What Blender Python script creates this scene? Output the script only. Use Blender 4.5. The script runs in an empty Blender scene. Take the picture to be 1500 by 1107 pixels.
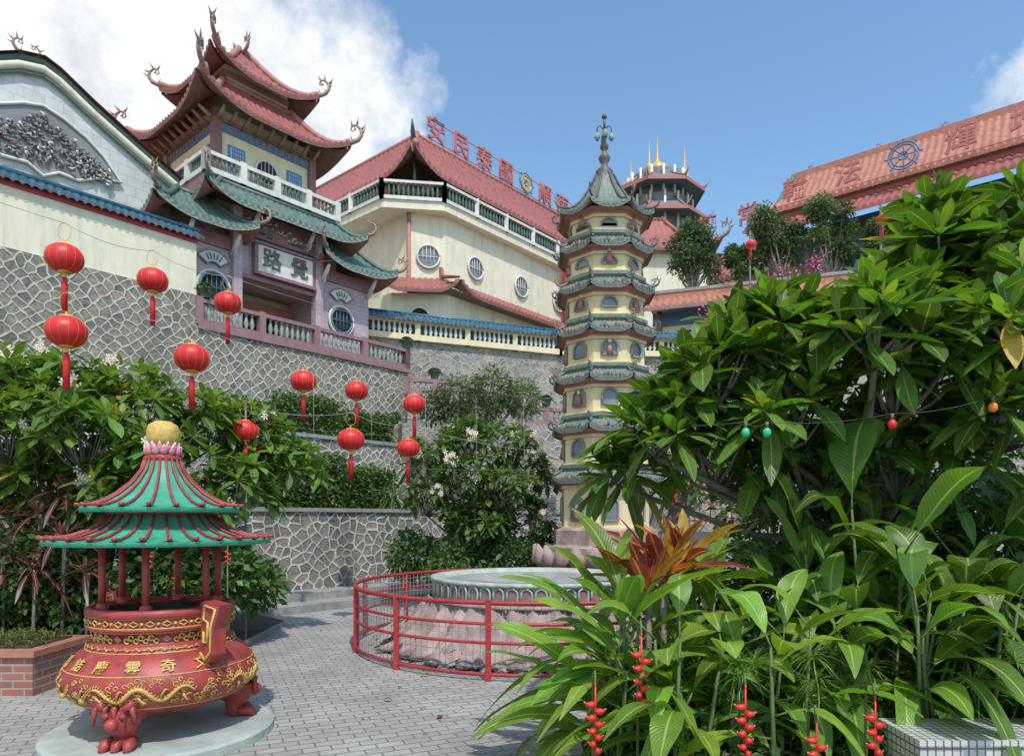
import bpy, math, random
import numpy as np
from mathutils import Matrix, Vector
rng=np.random.default_rng(7); random.seed(7)
sc=bpy.context.scene
COL=bpy.context.collection
PI=math.pi
# ------------------------------------------------------------------ materials
def newmat(name):
    m=bpy.data.materials.new(name); m.use_nodes=True
    nt=m.node_tree; nt.nodes.clear()
    out=nt.nodes.new('ShaderNodeOutputMaterial'); b=nt.nodes.new('ShaderNodeBsdfPrincipled')
    nt.links.new(b.outputs[0],out.inputs[0]); return m,nt,b,out
def N(nt,t,**k):
    n=nt.nodes.new(t)
    for a,v in k.items(): setattr(n,a,v)
    return n
def ramp(nt,fac,stops):
    r=N(nt,'ShaderNodeValToRGB'); e=r.color_ramp.elements
    while len(e)<len(stops): e.new(.5)
    for i,(p,c) in enumerate(stops):
        e[i].position=p; e[i].color=(*c,1) if len(c)==3 else c
    nt.links.new(fac,r.inputs[0]); return r
def mixc(nt,fac,a,b,mode='MIX'):
    m=N(nt,'ShaderNodeMix',data_type='RGBA',blend_type=mode)
    for i,x in ((0,fac),(6,a),(7,b)):
        if hasattr(x,'is_linked') or hasattr(x,'links'): nt.links.new(x,m.inputs[i])
        elif i==0: m.inputs[0].default_value=x
        else: m.inputs[i].default_value=(*x,1)
    return m.outputs[2]
def bumpn(nt,h,b,s=.3,d=.02):
    n=N(nt,'ShaderNodeBump'); n.inputs['Strength'].default_value=s; n.inputs['Distance'].default_value=d
    nt.links.new(h,n.inputs['Height']); nt.links.new(n.outputs[0],b.inputs['Normal'])
def pos(nt,scale=(1,1,1),rot=(0,0,0)):
    g=N(nt,'ShaderNodeNewGeometry'); m=N(nt,'ShaderNodeMapping'); m.vector_type='POINT'
    m.inputs['Scale'].default_value=scale; m.inputs['Rotation'].default_value=rot
    nt.links.new(g.outputs['Position'],m.inputs[0]); return m.outputs[0]
def noise(nt,vec,scale,detail=5,rough=.6):
    n=N(nt,'ShaderNodeTexNoise'); n.inputs['Scale'].default_value=scale; n.inputs['Detail'].default_value=detail
    n.inputs['Roughness'].default_value=rough; nt.links.new(vec,n.inputs['Vector']); return n.outputs['Fac']
def pm(name,c1,c2=None,scale=4,rough=.6,bump=.15,metal=0,streak=0,dirt=(.12,.11,.09)):
    m,nt,b,o=newmat(name); c2=c2 or tuple(x*.75 for x in c1)
    p=pos(nt); f=noise(nt,p,scale)
    c=ramp(nt,f,[(.3,c2),(.65,c1)]).outputs[0]
    if streak:
        q=pos(nt,(2.2,2.2,.22)); s=noise(nt,q,1.6,6,.7)
        r=ramp(nt,s,[(.48,(0,0,0)),(.72,(1,1,1))]).outputs[0]
        mm=N(nt,'ShaderNodeMath',operation='MULTIPLY'); nt.links.new(r,mm.inputs[0]); mm.inputs[1].default_value=streak
        c=mixc(nt,mm.outputs[0],c,dirt)
    nt.links.new(c,b.inputs['Base Color']); b.inputs['Roughness'].default_value=rough; b.inputs['Metallic'].default_value=metal
    if bump: bumpn(nt,noise(nt,p,scale*8,3),b,bump,.01)
    return m
def stone_mat(name,sc_,ang,stone,mortar,w=.07,rnd=.75,dk=.7):
    m,nt,b,o=newmat(name)
    p=pos(nt,(1,1,1),(0,0,-ang))
    s=N(nt,'ShaderNodeSeparateXYZ'); nt.links.new(p,s.inputs[0])
    c=N(nt,'ShaderNodeCombineXYZ'); nt.links.new(s.outputs[0],c.inputs[0]); nt.links.new(s.outputs[2],c.inputs[1])
    nn=N(nt,'ShaderNodeTexNoise'); nn.inputs['Scale'].default_value=1.6; nt.links.new(p,nn.inputs['Vector'])
    va=N(nt,'ShaderNodeVectorMath',operation='SCALE'); nt.links.new(nn.outputs['Color'],va.inputs[0]); va.inputs['Scale'].default_value=.28
    vb=N(nt,'ShaderNodeVectorMath',operation='ADD'); nt.links.new(c.outputs[0],vb.inputs[0]); nt.links.new(va.outputs[0],vb.inputs[1])
    mp=N(nt,'ShaderNodeMapping'); mp.inputs['Rotation'].default_value=(0,0,PI/4); nt.links.new(vb.outputs[0],mp.inputs[0])
    v1=N(nt,'ShaderNodeTexVoronoi',feature='DISTANCE_TO_EDGE',voronoi_dimensions='2D'); v2=N(nt,'ShaderNodeTexVoronoi',feature='F1',voronoi_dimensions='2D')
    for v in (v1,v2):
        v.inputs['Scale'].default_value=sc_; v.inputs['Randomness'].default_value=rnd; nt.links.new(mp.outputs[0],v.inputs['Vector'])
    cr=ramp(nt,v2.outputs['Color'],[(0,tuple(x*.55 for x in stone)),(.5,stone),(1,(stone[0]*1.4,stone[1]*1.25,stone[2]*1.05))]).outputs[0]
    nz=noise(nt,p,9,6,.7); cr=mixc(nt,.7,cr,ramp(nt,nz,[(.3,(.35,.35,.35)),(.7,(1.1,1.1,1.1))]).outputs[0],'MULTIPLY')
    n3=noise(nt,p,5,4,.6); wv=N(nt,'ShaderNodeMath',operation='MULTIPLY_ADD'); nt.links.new(n3,wv.inputs[0]); wv.inputs[1].default_value=-.09; nt.links.new(v1.outputs['Distance'],wv.inputs[2])
    e=ramp(nt,wv.outputs[0],[(w*.7-.045,(1,1,1)),(w*1.25-.045+.01,(0,0,0))]) if w*.7>.045 else ramp(nt,wv.outputs[0],[(.0,(1,1,1)),(.035,(0,0,0))])
    e=e.outputs[0]
    mo=mixc(nt,.6,mortar,ramp(nt,nz,[(.35,(.5,.5,.48)),(.6,(1.1,1.1,1.1))]).outputs[0],'MULTIPLY')
    c2=mixc(nt,e,cr,mo)
    big=noise(nt,pos(nt,(1,1,.35)),.9,6,.75)
    c3=mixc(nt,ramp(nt,big,[(.5,(0,0,0)),(.75,(dk,dk,dk))]).outputs[0],c2,(.07,.068,.05))
    nt.links.new(c3,b.inputs['Base Color']); b.inputs['Roughness'].default_value=.85
    ad=N(nt,'ShaderNodeMath',operation='ADD'); nt.links.new(e,ad.inputs[0]); nt.links.new(nz,ad.inputs[1])
    bumpn(nt,ad.outputs[0],b,.9,.05); return m
def leafmat(name,mid=(.35,.45,.12),trans=.3,rough=.35,vein=.15,vf=60,midw=.08):
    m,nt,b,o=newmat(name)
    a=N(nt,'ShaderNodeAttribute',attribute_name='col'); uv=N(nt,'ShaderNodeUVMap',uv_map='UVMap')
    s=N(nt,'ShaderNodeSeparateXYZ'); nt.links.new(uv.outputs[0],s.inputs[0])
    d=N(nt,'ShaderNodeMath',operation='SUBTRACT'); nt.links.new(s.outputs[1],d.inputs[0]); d.inputs[1].default_value=.5
    ab=N(nt,'ShaderNodeMath',operation='ABSOLUTE'); nt.links.new(d.outputs[0],ab.inputs[0])
    mk=ramp(nt,ab.outputs[0],[(midw*.35,(1,1,1)),(midw*.6,(0,0,0))]).outputs[0]
    k=N(nt,'ShaderNodeMath',operation='MULTIPLY_ADD'); nt.links.new(ab.outputs[0],k.inputs[0]); k.inputs[1].default_value=-.35; nt.links.new(s.outputs[0],k.inputs[2])
    k2=N(nt,'ShaderNodeMath',operation='MULTIPLY'); nt.links.new(k.outputs[0],k2.inputs[0]); k2.inputs[1].default_value=vf*2
    sn=N(nt,'ShaderNodeMath',operation='SINE'); nt.links.new(k2.outputs[0],sn.inputs[0])
    vr=ramp(nt,sn.outputs[0],[(0,(1-vein,)*3),(1,(1+vein,)*3)]).outputs[0]
    c=mixc(nt,1.0,a.outputs['Color'],vr,'MULTIPLY')
    nz=noise(nt,pos(nt),7,4); c=mixc(nt,.6,c,ramp(nt,nz,[(.3,(.55,.58,.6)),(.7,(1.25,1.18,.95))]).outputs[0],'MULTIPLY')
    # dry brown tips and specks
    n4=noise(nt,pos(nt),26,5,.7); ad=N(nt,'ShaderNodeMath',operation='MULTIPLY_ADD'); nt.links.new(s.outputs[0],ad.inputs[0]); ad.inputs[1].default_value=.22; nt.links.new(n4,ad.inputs[2])
    c=mixc(nt,ramp(nt,ad.outputs[0],[(.83,(0,0,0)),(.90,(.75,.75,.75))]).outputs[0],c,(.22,.15,.06))
    mm=N(nt,'ShaderNodeMath',operation='MULTIPLY'); nt.links.new(mk,mm.inputs[0]); mm.inputs[1].default_value=.7
    c=mixc(nt,mm.outputs[0],c,mid)
    nt.links.new(c,b.inputs['Base Color']); b.inputs['Roughness'].default_value=rough; b.inputs['Specular IOR Level'].default_value=.4
    t=N(nt,'ShaderNodeBsdfTranslucent'); tc=mixc(nt,1.0,c,(1.7,1.9,.5),'MULTIPLY'); nt.links.new(tc,t.inputs[0])
    mx=N(nt,'ShaderNodeMixShader'); mx.inputs[0].default_value=trans
    nt.links.new(b.outputs[0],mx.inputs[1]); nt.links.new(t.outputs[0],mx.inputs[2]); nt.links.new(mx.outputs[0],o.inputs[0])
    bumpn(nt,sn.outputs[0],b,.2,.005)
    return m
ANG=math.atan2(.762,.648)
M={}
M['stone']=stone_mat('rubble_masonry',3.9,ANG,(.33,.295,.235),(.60,.57,.50),.10,.5,.6)
M['stone_low']=stone_mat('crazy_stone',4.6,ANG,(.31,.285,.245),(.66,.64,.59),.10,.85,.6)
M['stone_grey']=stone_mat('grey_rubble',4.6,ANG,(.40,.37,.33),(.54,.52,.47),.075,1.,.6)
M['cream']=pm('cream_plaster',(.80,.74,.56),(.71,.65,.48),1.5,.8,.1,0,.38,(.30,.28,.22))
M['creamy']=pm('yellow_plaster',(.80,.70,.44),(.71,.62,.38),1.5,.8,.1,0,.3,(.28,.25,.18))
M['pagcream']=pm('pagoda_yellow_plaster',(.78,.65,.38),(.68,.55,.30),3,.75,.1,0,.4,(.24,.22,.17))
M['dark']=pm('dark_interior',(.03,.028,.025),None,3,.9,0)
M['redtile']=pm('red_roof_tile',(.42,.13,.105),(.24,.075,.065),5,.5,.15,0,.45,(.09,.065,.055))
M['orangetile']=pm('orange_roof_tile',(.50,.21,.14),(.34,.13,.09),3,.55,.15,0,.4,(.14,.09,.07))
M['greentile']=pm('green_roof_tile',(.13,.21,.175),(.07,.12,.10),6,.4,.15,0,.5,(.20,.18,.15))
M['pagtile']=pm('pagoda_green_tile',(.19,.25,.21),(.10,.135,.11),14,.5,.3,0,.6,(.18,.15,.12))
M['bluetile']=pm('blue_glazed_tile',(.055,.16,.23),(.03,.075,.10),6,.3,.1)
M['soffit']=pm('brown_soffit',(.26,.13,.10),(.14,.08,.065),6,.7)
M['pinkfascia']=pm('pink_fascia',(.46,.20,.16),(.32,.13,.11),6,.6)
M['red']=pm('red_paint',(.46,.04,.04),(.30,.025,.028),8,.45,.1,0,.3,(.18,.05,.04))
M['cred']=pm('censer_red_paint',(.42,.06,.055),(.24,.033,.033),9,.45,.2,0,.5,(.12,.035,.03))
M['gold']=pm('gold_paint',(.70,.48,.13),(.46,.28,.06),20,.4,.4)
M['cgreen']=pm('censer_green_paint',(.06,.40,.25),(.04,.26,.16),10,.5,.15,0,.5,(.12,.22,.16))
M['pink']=pm('pink_lotus_paint',(.68,.28,.32),(.5,.18,.2),20,.5)
M['disc']=pm('pale_green_concrete',(.42,.47,.42),(.30,.34,.31),5,.8,.2,0,.4,(.22,.21,.18))
M['white']=pm('white_paint',(.74,.72,.67),(.62,.60,.55),4,.7,.1,0,.35,(.28,.26,.22))
M['palered']=pm('pale_arch_paint',(.45,.52,.44),(.3,.36,.3),9,.7,.1,0,.4,(.16,.17,.14))
M['grey']=pm('grey_concrete',(.34,.33,.31),(.22,.22,.205),4,.85,.3,0,.4,(.1,.1,.08))
M['maroon']=pm('maroon_paint',(.34,.18,.19),(.24,.13,.14),5,.6,.1,0,.35,(.12,.08,.08))
M['balgreen']=pm('green_grey_baluster',(.32,.36,.30),(.18,.21,.17),8,.6)
M['dkgreen']=pm('dark_green_baluster',(.08,.15,.11),(.05,.09,.07),8,.5)
M['blue']=pm('blue_enamel',(.10,.15,.42),(.08,.30,.44),9,.45,.2)
M['teal']=pm('teal_trim',(.07,.22,.25),(.10,.13,.28),7,.5)
M['orn']=pm('ornament_ceramic',(.46,.20,.15),(.12,.22,.17),9,.5,.3)
M['glass']=pm('blue_grey_glass',(.22,.26,.27),(.13,.16,.17),3,.25,0)
M['pinkrock']=pm('pink_grey_rock',(.46,.33,.30),(.22,.165,.155),5,.85,.6,0,.6,(.11,.10,.09))
M['wood']=pm('branch_bark',(.24,.21,.175),(.11,.10,.08),8,.85,.4)
M['stem']=pm('green_stem',(.12,.17,.05),(.06,.10,.03),8,.6)
M['soil']=pm('soil_ground',(.07,.055,.035),(.03,.03,.018),6,.95,.5)
M['hill']=pm('hill_ground',(.06,.09,.03),(.03,.05,.018),.3,.95,.5)
M['lant']=pm('lantern_red_silk',(.70,.02,.025),(.55,.012,.015),3,.45,0)
M['lgold']=pm('lantern_gold',(.75,.42,.08),None,9,.4,0)
M['wire']=pm('wire_metal',(.45,.45,.43),None,5,.5,0)
M['metal']=pm('dark_bronze',(.14,.13,.11),(.06,.065,.06),10,.5)
M['sred']=pm('sign_red_frame',(.50,.17,.15),(.38,.11,.10),6,.6)
M['hred']=pm('heliconia_red',(.62,.03,.02),(.5,.02,.02),6,.4)
M['hyel']=pm('heliconia_yellow',(.7,.45,.05),None,6,.4)
M['wood_brown']=pm('brown_column',(.28,.13,.10),(.17,.09,.07),6,.6)
M['farm']=pm('far_pavilion_stone',(.28,.27,.27),(.18,.18,.19),.8,.8)
M['farroof']=pm('far_pavilion_roof',(.20,.20,.215),(.13,.135,.15),.8,.7)
M['bo']=pm('orange_bulb',(.85,.25,.03),None,5,.3,0); M['bg']=pm('green_bulb',(.03,.5,.2),None,5,.3,0)
def gridmat(name,c,mort,sx,sy,ms,rot,bias=None,rough=.8,c2=None,plane='wall',bump=.3,ofs=.5,dirt=0):
    m,nt,b,o=newmat(name); p=pos(nt,(1,1,1),(0,0,-rot))
    v=p
    if plane=='wall':
        s=N(nt,'ShaderNodeSeparateXYZ'); nt.links.new(p,s.inputs[0]); q=N(nt,'ShaderNodeCombineXYZ')
        ad=N(nt,'ShaderNodeMath',operation='ADD'); nt.links.new(s.outputs[0],ad.inputs[0]); nt.links.new(s.outputs[1],ad.inputs[1])
        nt.links.new(ad.outputs[0],q.inputs[0]); nt.links.new(s.outputs[2],q.inputs[1]); v=q.outputs[0]
    t=N(nt,'ShaderNodeTexBrick'); nt.links.new(v,t.inputs['Vector']); t.offset=ofs
    t.inputs['Scale'].default_value=1; t.inputs['Brick Width'].default_value=sx; t.inputs['Row Height'].default_value=sy
    t.inputs['Mortar Size'].default_value=ms; t.inputs['Mortar Smooth'].default_value=.2
    t.inputs['Color1'].default_value=(*c,1); t.inputs['Color2'].default_value=(*(c2 or c),1); t.inputs['Mortar'].default_value=(*mort,1)
    nz=noise(nt,pos(nt),1.1,7,.7); cc=mixc(nt,.6,t.outputs[0],ramp(nt,nz,[(.3,(.6,.59,.57)),(.65,(1.1,1.1,1.1))]).outputs[0],'MULTIPLY')
    if dirt:
        z2=noise(nt,pos(nt),.35,4,.6); cc=mixc(nt,ramp(nt,z2,[(.45,(0,0,0)),(.7,(dirt,)*3)]).outputs[0],cc,(.17,.16,.14))
        z3=noise(nt,pos(nt),14,3,.6); cc=mixc(nt,ramp(nt,z3,[(.70,(0,0,0)),(.76,(dirt,)*3)]).outputs[0],cc,(.06,.055,.045))
    nt.links.new(cc,b.inputs['Base Color']); b.inputs['Roughness'].default_value=rough
    iv=N(nt,'ShaderNodeMath',operation='SUBTRACT'); iv.inputs[0].default_value=1; nt.links.new(t.outputs['Fac'],iv.inputs[1])
    bumpn(nt,iv.outputs[0],b,bump,.01); return m
M['paving']=gridmat('paver_blocks',(.40,.385,.355),(.17,.16,.145),.21,.105,.008,math.radians(24),c2=(.32,.31,.29),plane='floor',dirt=.4)
M['brick']=gridmat('red_brick',(.40,.15,.11),(.36,.34,.31),.22,.075,.008,0,c2=(.30,.12,.09),dirt=.4)
M['mosaic']=gridmat('white_mosaic_tile',(.66,.66,.64),(.16,.16,.15),.045,.045,.005,0,c2=(.56,.56,.55),ofs=0,rough=.35,dirt=.2)
M['mosaictop']=gridmat('white_mosaic_tile_top',(.66,.66,.64),(.16,.16,.15),.045,.045,.005,0,c2=(.56,.56,.55),ofs=0,rough=.35,plane='floor',dirt=.2)
M['purple']=gridmat('mauve_wall_tile',(.60,.45,.48),(.44,.32,.34),.16,.16,.012,ANG,c2=(.52,.38,.42),ofs=0,rough=.5,dirt=.3)
M['gablebrick']=gridmat('white_gable_tile',(.66,.66,.63),(.48,.48,.46),.5,.3,.012,ANG,c2=(.60,.60,.58),rough=.6,dirt=.35)
M['leafP']=leafmat('plumeria_leaf',(.36,.46,.15),.30,.42,.10,45,.06)
M['leafH']=leafmat('heliconia_leaf',(.45,.55,.18),.34,.36,.12,70,.07)
M['leafS']=leafmat('small_leaf',(.12,.17,.05),.25,.5,.0,5,.03)
M['leafC']=leafmat('cordyline_leaf',(.60,.26,.10),.3,.38,.25,4,.14)
M['flower']=pm('blossom_petals',(.80,.60,.52),(.78,.74,.6),9,.6,0)
M['bougain']=pm('bougainvillea_petals',(.66,.14,.34),(.55,.09,.25),9,.6,0)
# ------------------------------------------------------------------ mesh builder
class MB:
    def __init__(s,T=None): s.v=[];s.f=[];s.m=[];s.sm=[];s.mats=[];s.T=T or Matrix()
    def mi(s,k):
        mt=M[k]
        if mt not in s.mats: s.mats.append(mt)
        return s.mats.index(mt)
    def add(s,vs,fs,k,smooth=False):
        o=len(s.v); i=s.mi(k); T=s.T
        s.v+= [tuple(T@Vector(p)) for p in vs]
        for f in fs: s.f.append(tuple(o+j for j in f)); s.m.append(i); s.sm.append(smooth)
    def bx(s,x0,x1,y0,y1,z0,z1,k):
        v=[(x,y,z) for z in (z0,z1) for x,y in ((x0,y0),(x1,y0),(x1,y1),(x0,y1))]
        s.add(v,[(3,2,1,0),(4,5,6,7),(0,1,5,4),(1,2,6,5),(2,3,7,6),(3,0,4,7)],k)
    def prism(s,poly,z0,z1,k,topk=None):
        n=len(poly); v=[(x,y,z0) for x,y in poly]+[(x,y,z1) for x,y in poly]
        s.add(v,[(i,(i+1)%n,n+(i+1)%n,n+i) for i in range(n)]+[tuple(range(n-1,-1,-1))],k)
        s.add([(x,y,z1) for x,y in poly],[tuple(range(n))],topk or k)
    def seg(s,p0,p1,w,z0,z1,k):
        p0=Vector(p0);p1=Vector(p1);d=(p1-p0).normalized();n=Vector((-d.y,d.x))*w/2
        s.prism([tuple(p0-n),tuple(p1-n),tuple(p1+n),tuple(p0+n)],z0,z1,k)
    def beam(s,p0,p1,w,h,k):
        p0=Vector(p0);p1=Vector(p1);d=(p1-p0); dh=Vector((d.x,d.y,0))
        n=Vector((-dh.y,dh.x,0)).normalized()*w/2 if dh.length>1e-5 else Vector((w/2,0,0)); u=Vector((0,0,h/2))
        v=[p+a*n+b*u for p in (p0,p1) for a,b in ((-1,-1),(1,-1),(1,1),(-1,1))]
        s.add(v,[(0,1,2,3),(7,6,5,4),(0,4,5,1),(1,5,6,2),(2,6,7,3),(3,7,4,0)],k)
    def tube(s,pts,rads,k,n=7,smooth=True):
        pts=[Vector(p) for p in pts]; vs=[]
        if not hasattr(rads,'__len__'): rads=[rads]*len(pts)
        pn=None
        for i,p in enumerate(pts):
            t=(pts[min(i+1,len(pts)-1)]-pts[max(i-1,0)])
            if t.length<1e-9: t=Vector((0,0,1))
            t.normalize()
            if pn is None: pn=t.orthogonal().normalized()
            else:
                pn=(pn-t*pn.dot(t)); pn=pn.normalized() if pn.length>1e-6 else t.orthogonal().normalized()
            b=t.cross(pn)
            for j in range(n):
                a=2*PI*j/n; vs.append(p+(pn*math.cos(a)+b*math.sin(a))*rads[i])
        fs=[(i*n+j,i*n+(j+1)%n,(i+1)*n+(j+1)%n,(i+1)*n+j) for i in range(len(pts)-1) for j in range(n)]
        fs+=[tuple(range(n-1,-1,-1)),tuple((len(pts)-1)*n+j for j in range(n))]
        s.add(vs,fs,k,smooth)
    def lathe(s,prof,c,k,n=32,smooth=True,ph=0,rmod=None):
        vs=[];c=Vector(c)
        for r,z in prof:
            for j in range(n):
                a=2*PI*j/n+ph; rr=r*(rmod(a,z) if rmod else 1); vs.append(c+Vector((rr*math.cos(a),rr*math.sin(a),z)))
        s.add(vs,[(i*n+j,i*n+(j+1)%n,(i+1)*n+(j+1)%n,(i+1)*n+j) for i in range(len(prof)-1) for j in range(n)],k,smooth)
    def grid(s,P,nu,nv,k,smooth=True):
        vs=[P(i/nu,j/nv) for j in range(nv+1) for i in range(nu+1)]
        s.add(vs,[(j*(nu+1)+i,j*(nu+1)+i+1,(j+1)*(nu+1)+i+1,(j+1)*(nu+1)+i) for j in range(nv) for i in range(nu)],k,smooth)
    def ball(s,c,r,k,n=10,sz=1):
        s.lathe([(max(1e-4,r*math.sin(PI*i/(n//1))),-r*sz*math.cos(PI*i/n)) for i in range(n+1)],c,k,n+4)
    def curl(s,p,d,sc_,k='orn'):
        p=Vector(p);d=Vector(d);d.z=0
        d=d.normalized() if d.length>1e-6 else Vector((1,0,0)); z=Vector((0,0,1))
        o=[(-.25,-.08,.07),(.05,0,.1),(.32,.12,.1),(.48,.34,.085),(.45,.6,.07),(.25,.78,.055),(.05,.72,.045),(.02,.55,.035),(.14,.48,.02)]
        pts=[p+d*a*sc_+z*b*sc_ for a,b,r in o]; s.tube(pts,[r*sc_ for a,b,r in o],k,6)
        for i,(a,b,l) in enumerate([(.5,.4,.3),(.5,.62,.3),(.28,.8,.28),(.08,.76,.22),(.3,.1,.22),(.1,.02,.3),(.2,.55,.2)]):
            q=p+d*a*sc_+z*b*sc_; e=Vector((random.uniform(-.4,.4),random.uniform(-.4,.4),random.uniform(.2,1)))+d*(a-.2)*2
            e.normalize(); s.tube([q,q+e*l*.5*sc_,q+e*l*sc_+z*.05*sc_],[.05*sc_,.035*sc_,.008*sc_],k,5)
    def obj(s,name,parent=None):
        me=bpy.data.meshes.new(name); me.from_pydata(s.v,[],s.f)
        for m in s.mats: me.materials.append(m)
        me.polygons.foreach_set('material_index',s.m); me.polygons.foreach_set('use_smooth',s.sm); me.update()
        o=bpy.data.objects.new(name,me); COL.objects.link(o)
        if parent: attach(o,parent)
        return o
def empty(name,loc=(0,0,0)):
    e=bpy.data.objects.new(name,None); e.location=loc; e.empty_display_size=.2; COL.objects.link(e); return e
def attach(o,p): o.parent=p; o.matrix_parent_inverse=Matrix.Translation(p.location).inverted()
def frame(x,y,z,ang): return Matrix.Translation((x,y,z))@Matrix.Rotation(ang,4,'Z')
# roof panels ------------------------------------------------------
def panel(mb,e0,e1,t0,t1,k,under='soffit',pitch=.3,amp=.06,up=.5,sag=.25,disc=True,nv=8,upw=2.2,und=True,ridge=None,fas=None,th=.13):
    e0,e1,t0,t1=map(Vector,(e0,e1,t0,t1)); d=(e1-e0); L=d.length; d=d/L
    xa=(t0-e0).dot(d); xb=(e1-t1).dot(d); I=(t0-e0)-d*xa; H=I.z; Ih=Vector((I.x,I.y,0)); upw=min(upw,L*.45)
    def P(x,tau,off=0):
        f=max(0,1-min(x,L-x)/upw); dd=max(0,1-tau)
        return e0+d*x+I*tau+Vector((0,0,-sag*math.sin(PI*tau)*abs(H)**.5+up*f*f*dd*dd+off))+(-Ih.normalized()*.25*up*f*f*dd if Ih.length else Vector())
    nr=max(2,round(L/pitch)); k4=4; n=nr*k4; hh=[0,.75,1,.75]
    vs=[];
    for j in range(nv+1):
        for i in range(n+1):
            x=L*i/n; tm=1
            if xa>1e-6 and x<xa: tm=x/xa
            if xb>1e-6 and L-x<xb: tm=min(tm,(L-x)/xb)
            vs.append(P(x,tm*j/nv,hh[i%4]*amp))
    mb.add(vs,[(j*(n+1)+i,j*(n+1)+i+1,(j+1)*(n+1)+i+1,(j+1)*(n+1)+i) for j in range(nv) for i in range(n)],k,True)
    if und:
        m=24; vs=[]
        for j in range(5):
            for i in range(m+1):
                x=L*i/m; tm=1
                if xa>1e-6 and x<xa: tm=x/xa
                if xb>1e-6 and L-x<xb: tm=min(tm,(L-x)/xb)
                vs.append(P(x,tm*j/4*.98,-th))
        mb.add(vs,[(j*(m+1)+i+1,j*(m+1)+i,(j+1)*(m+1)+i,(j+1)*(m+1)+i+1) for j in range(4) for i in range(m)],under)
        vs=[P(L*i/m,0,o) for o in (-th-.01,.02) for i in range(m+1)]
        vs=[v-(Ih.normalized()*.012) for v in vs]
        mb.add(vs,[(i,i+1,m+2+i,m+1+i) for i in range(m)],fas or under)
    if disc:
        o=-Ih.normalized()
        for r in range(nr):
            c=P(L*(r+.5)/nr,0,amp*.3)+o*.02
            mb.add([c+(d*math.cos(a)+Vector((0,0,1))*math.sin(a))*amp*1.35 for a in [2*PI*q/7 for q in range(7)]],[tuple(range(7))],k)
            if 0<r: 
                c=P(L*r/nr,0,-.05*min(1,pitch/.2))+o*.02
                mb.add([c-d*pitch*.33,c+Vector((0,0,-pitch*.28)),c+d*pitch*.33],[(0,1,2)],k)
    def hip(side):
        q=[]
        for j in range(9):
            tau=j/8; q.append(P(xa*tau if side==0 else L-xb*tau,tau,amp+.03))
        return q
    return P,hip,L
def hiproof(mb,x0,x1,y0,y1,z,ins,h,k,under='soffit',up=.6,sag=.25,pitch=.3,amp=.06,fin=.7,sides='SENW',rk=None,rr=.09,disc=True,nv=8,upw=2.2,finc='SENW',fas=None):
    rk=rk or k; E=[(x0,y0,z),(x1,y0,z),(x1,y1,z),(x0,y1,z)]; i=ins
    Tp=[(x0+i,y0+i,z+h),(x1-i,y0+i,z+h),(x1-i,y1-i,z+h),(x0+i,y1-i,z+h)]
    for n,s_ in enumerate('SENW'):
        if s_ not in sides: continue
        a,b=n,(n+1)%4
        P,hip,L=panel(mb,E[a],E[b],Tp[a],Tp[b],k,under,pitch,amp,up,sag,disc,nv,upw,fas=fas)
        q=hip(0); mb.tube(q,[rr*1.3]+[rr]*8,rk,7)
        out=Vector(E[a])-Vector(Tp[a])
        if fin and s_ in finc: mb.curl(q[0],out,fin)
    c=[(x,y,z+h-.02) for x,y,_ in Tp]; mb.add(c,[(0,1,2,3)],k)
    for n in range(4): mb.tube([Tp[n],Tp[(n+1)%4]],rr,rk,7)
def balustrade(mb,p0,p1,h,rail='white',bal='balgreen',post=1.8,br=.055,sp=.2,pk=None,base=.08):
    p0=Vector(p0);p1=Vector(p1);L=(p1-p0).length;d=(p1-p0)/L; up=Vector((0,0,1)); pk=pk or rail
    mb.beam(p0+up*h,p1+up*h,.2,.12,rail); mb.beam(p0+up*base,p1+up*base,.18,base*2,rail)
    n=max(1,round(L/post))
    for i in range(n+1):
        c=p0+d*L*i/n; mb.tube([c,c+up*(h+.1)],.15,pk,4,False)
        if i<n:
            m=max(1,int((L/n-.3)/sp))
            for j in range(m):
                q=c+d*(.22+(L/n-.44)*(j+.5)/m); hh=h-.06-2*base
                mb.tube([q+up*(2*base+hh*t) for t in (0,.12,.35,.6,.85,1)],[br,br*.6,br*1.25,br*.8,br*.5,br],bal,6)
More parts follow.
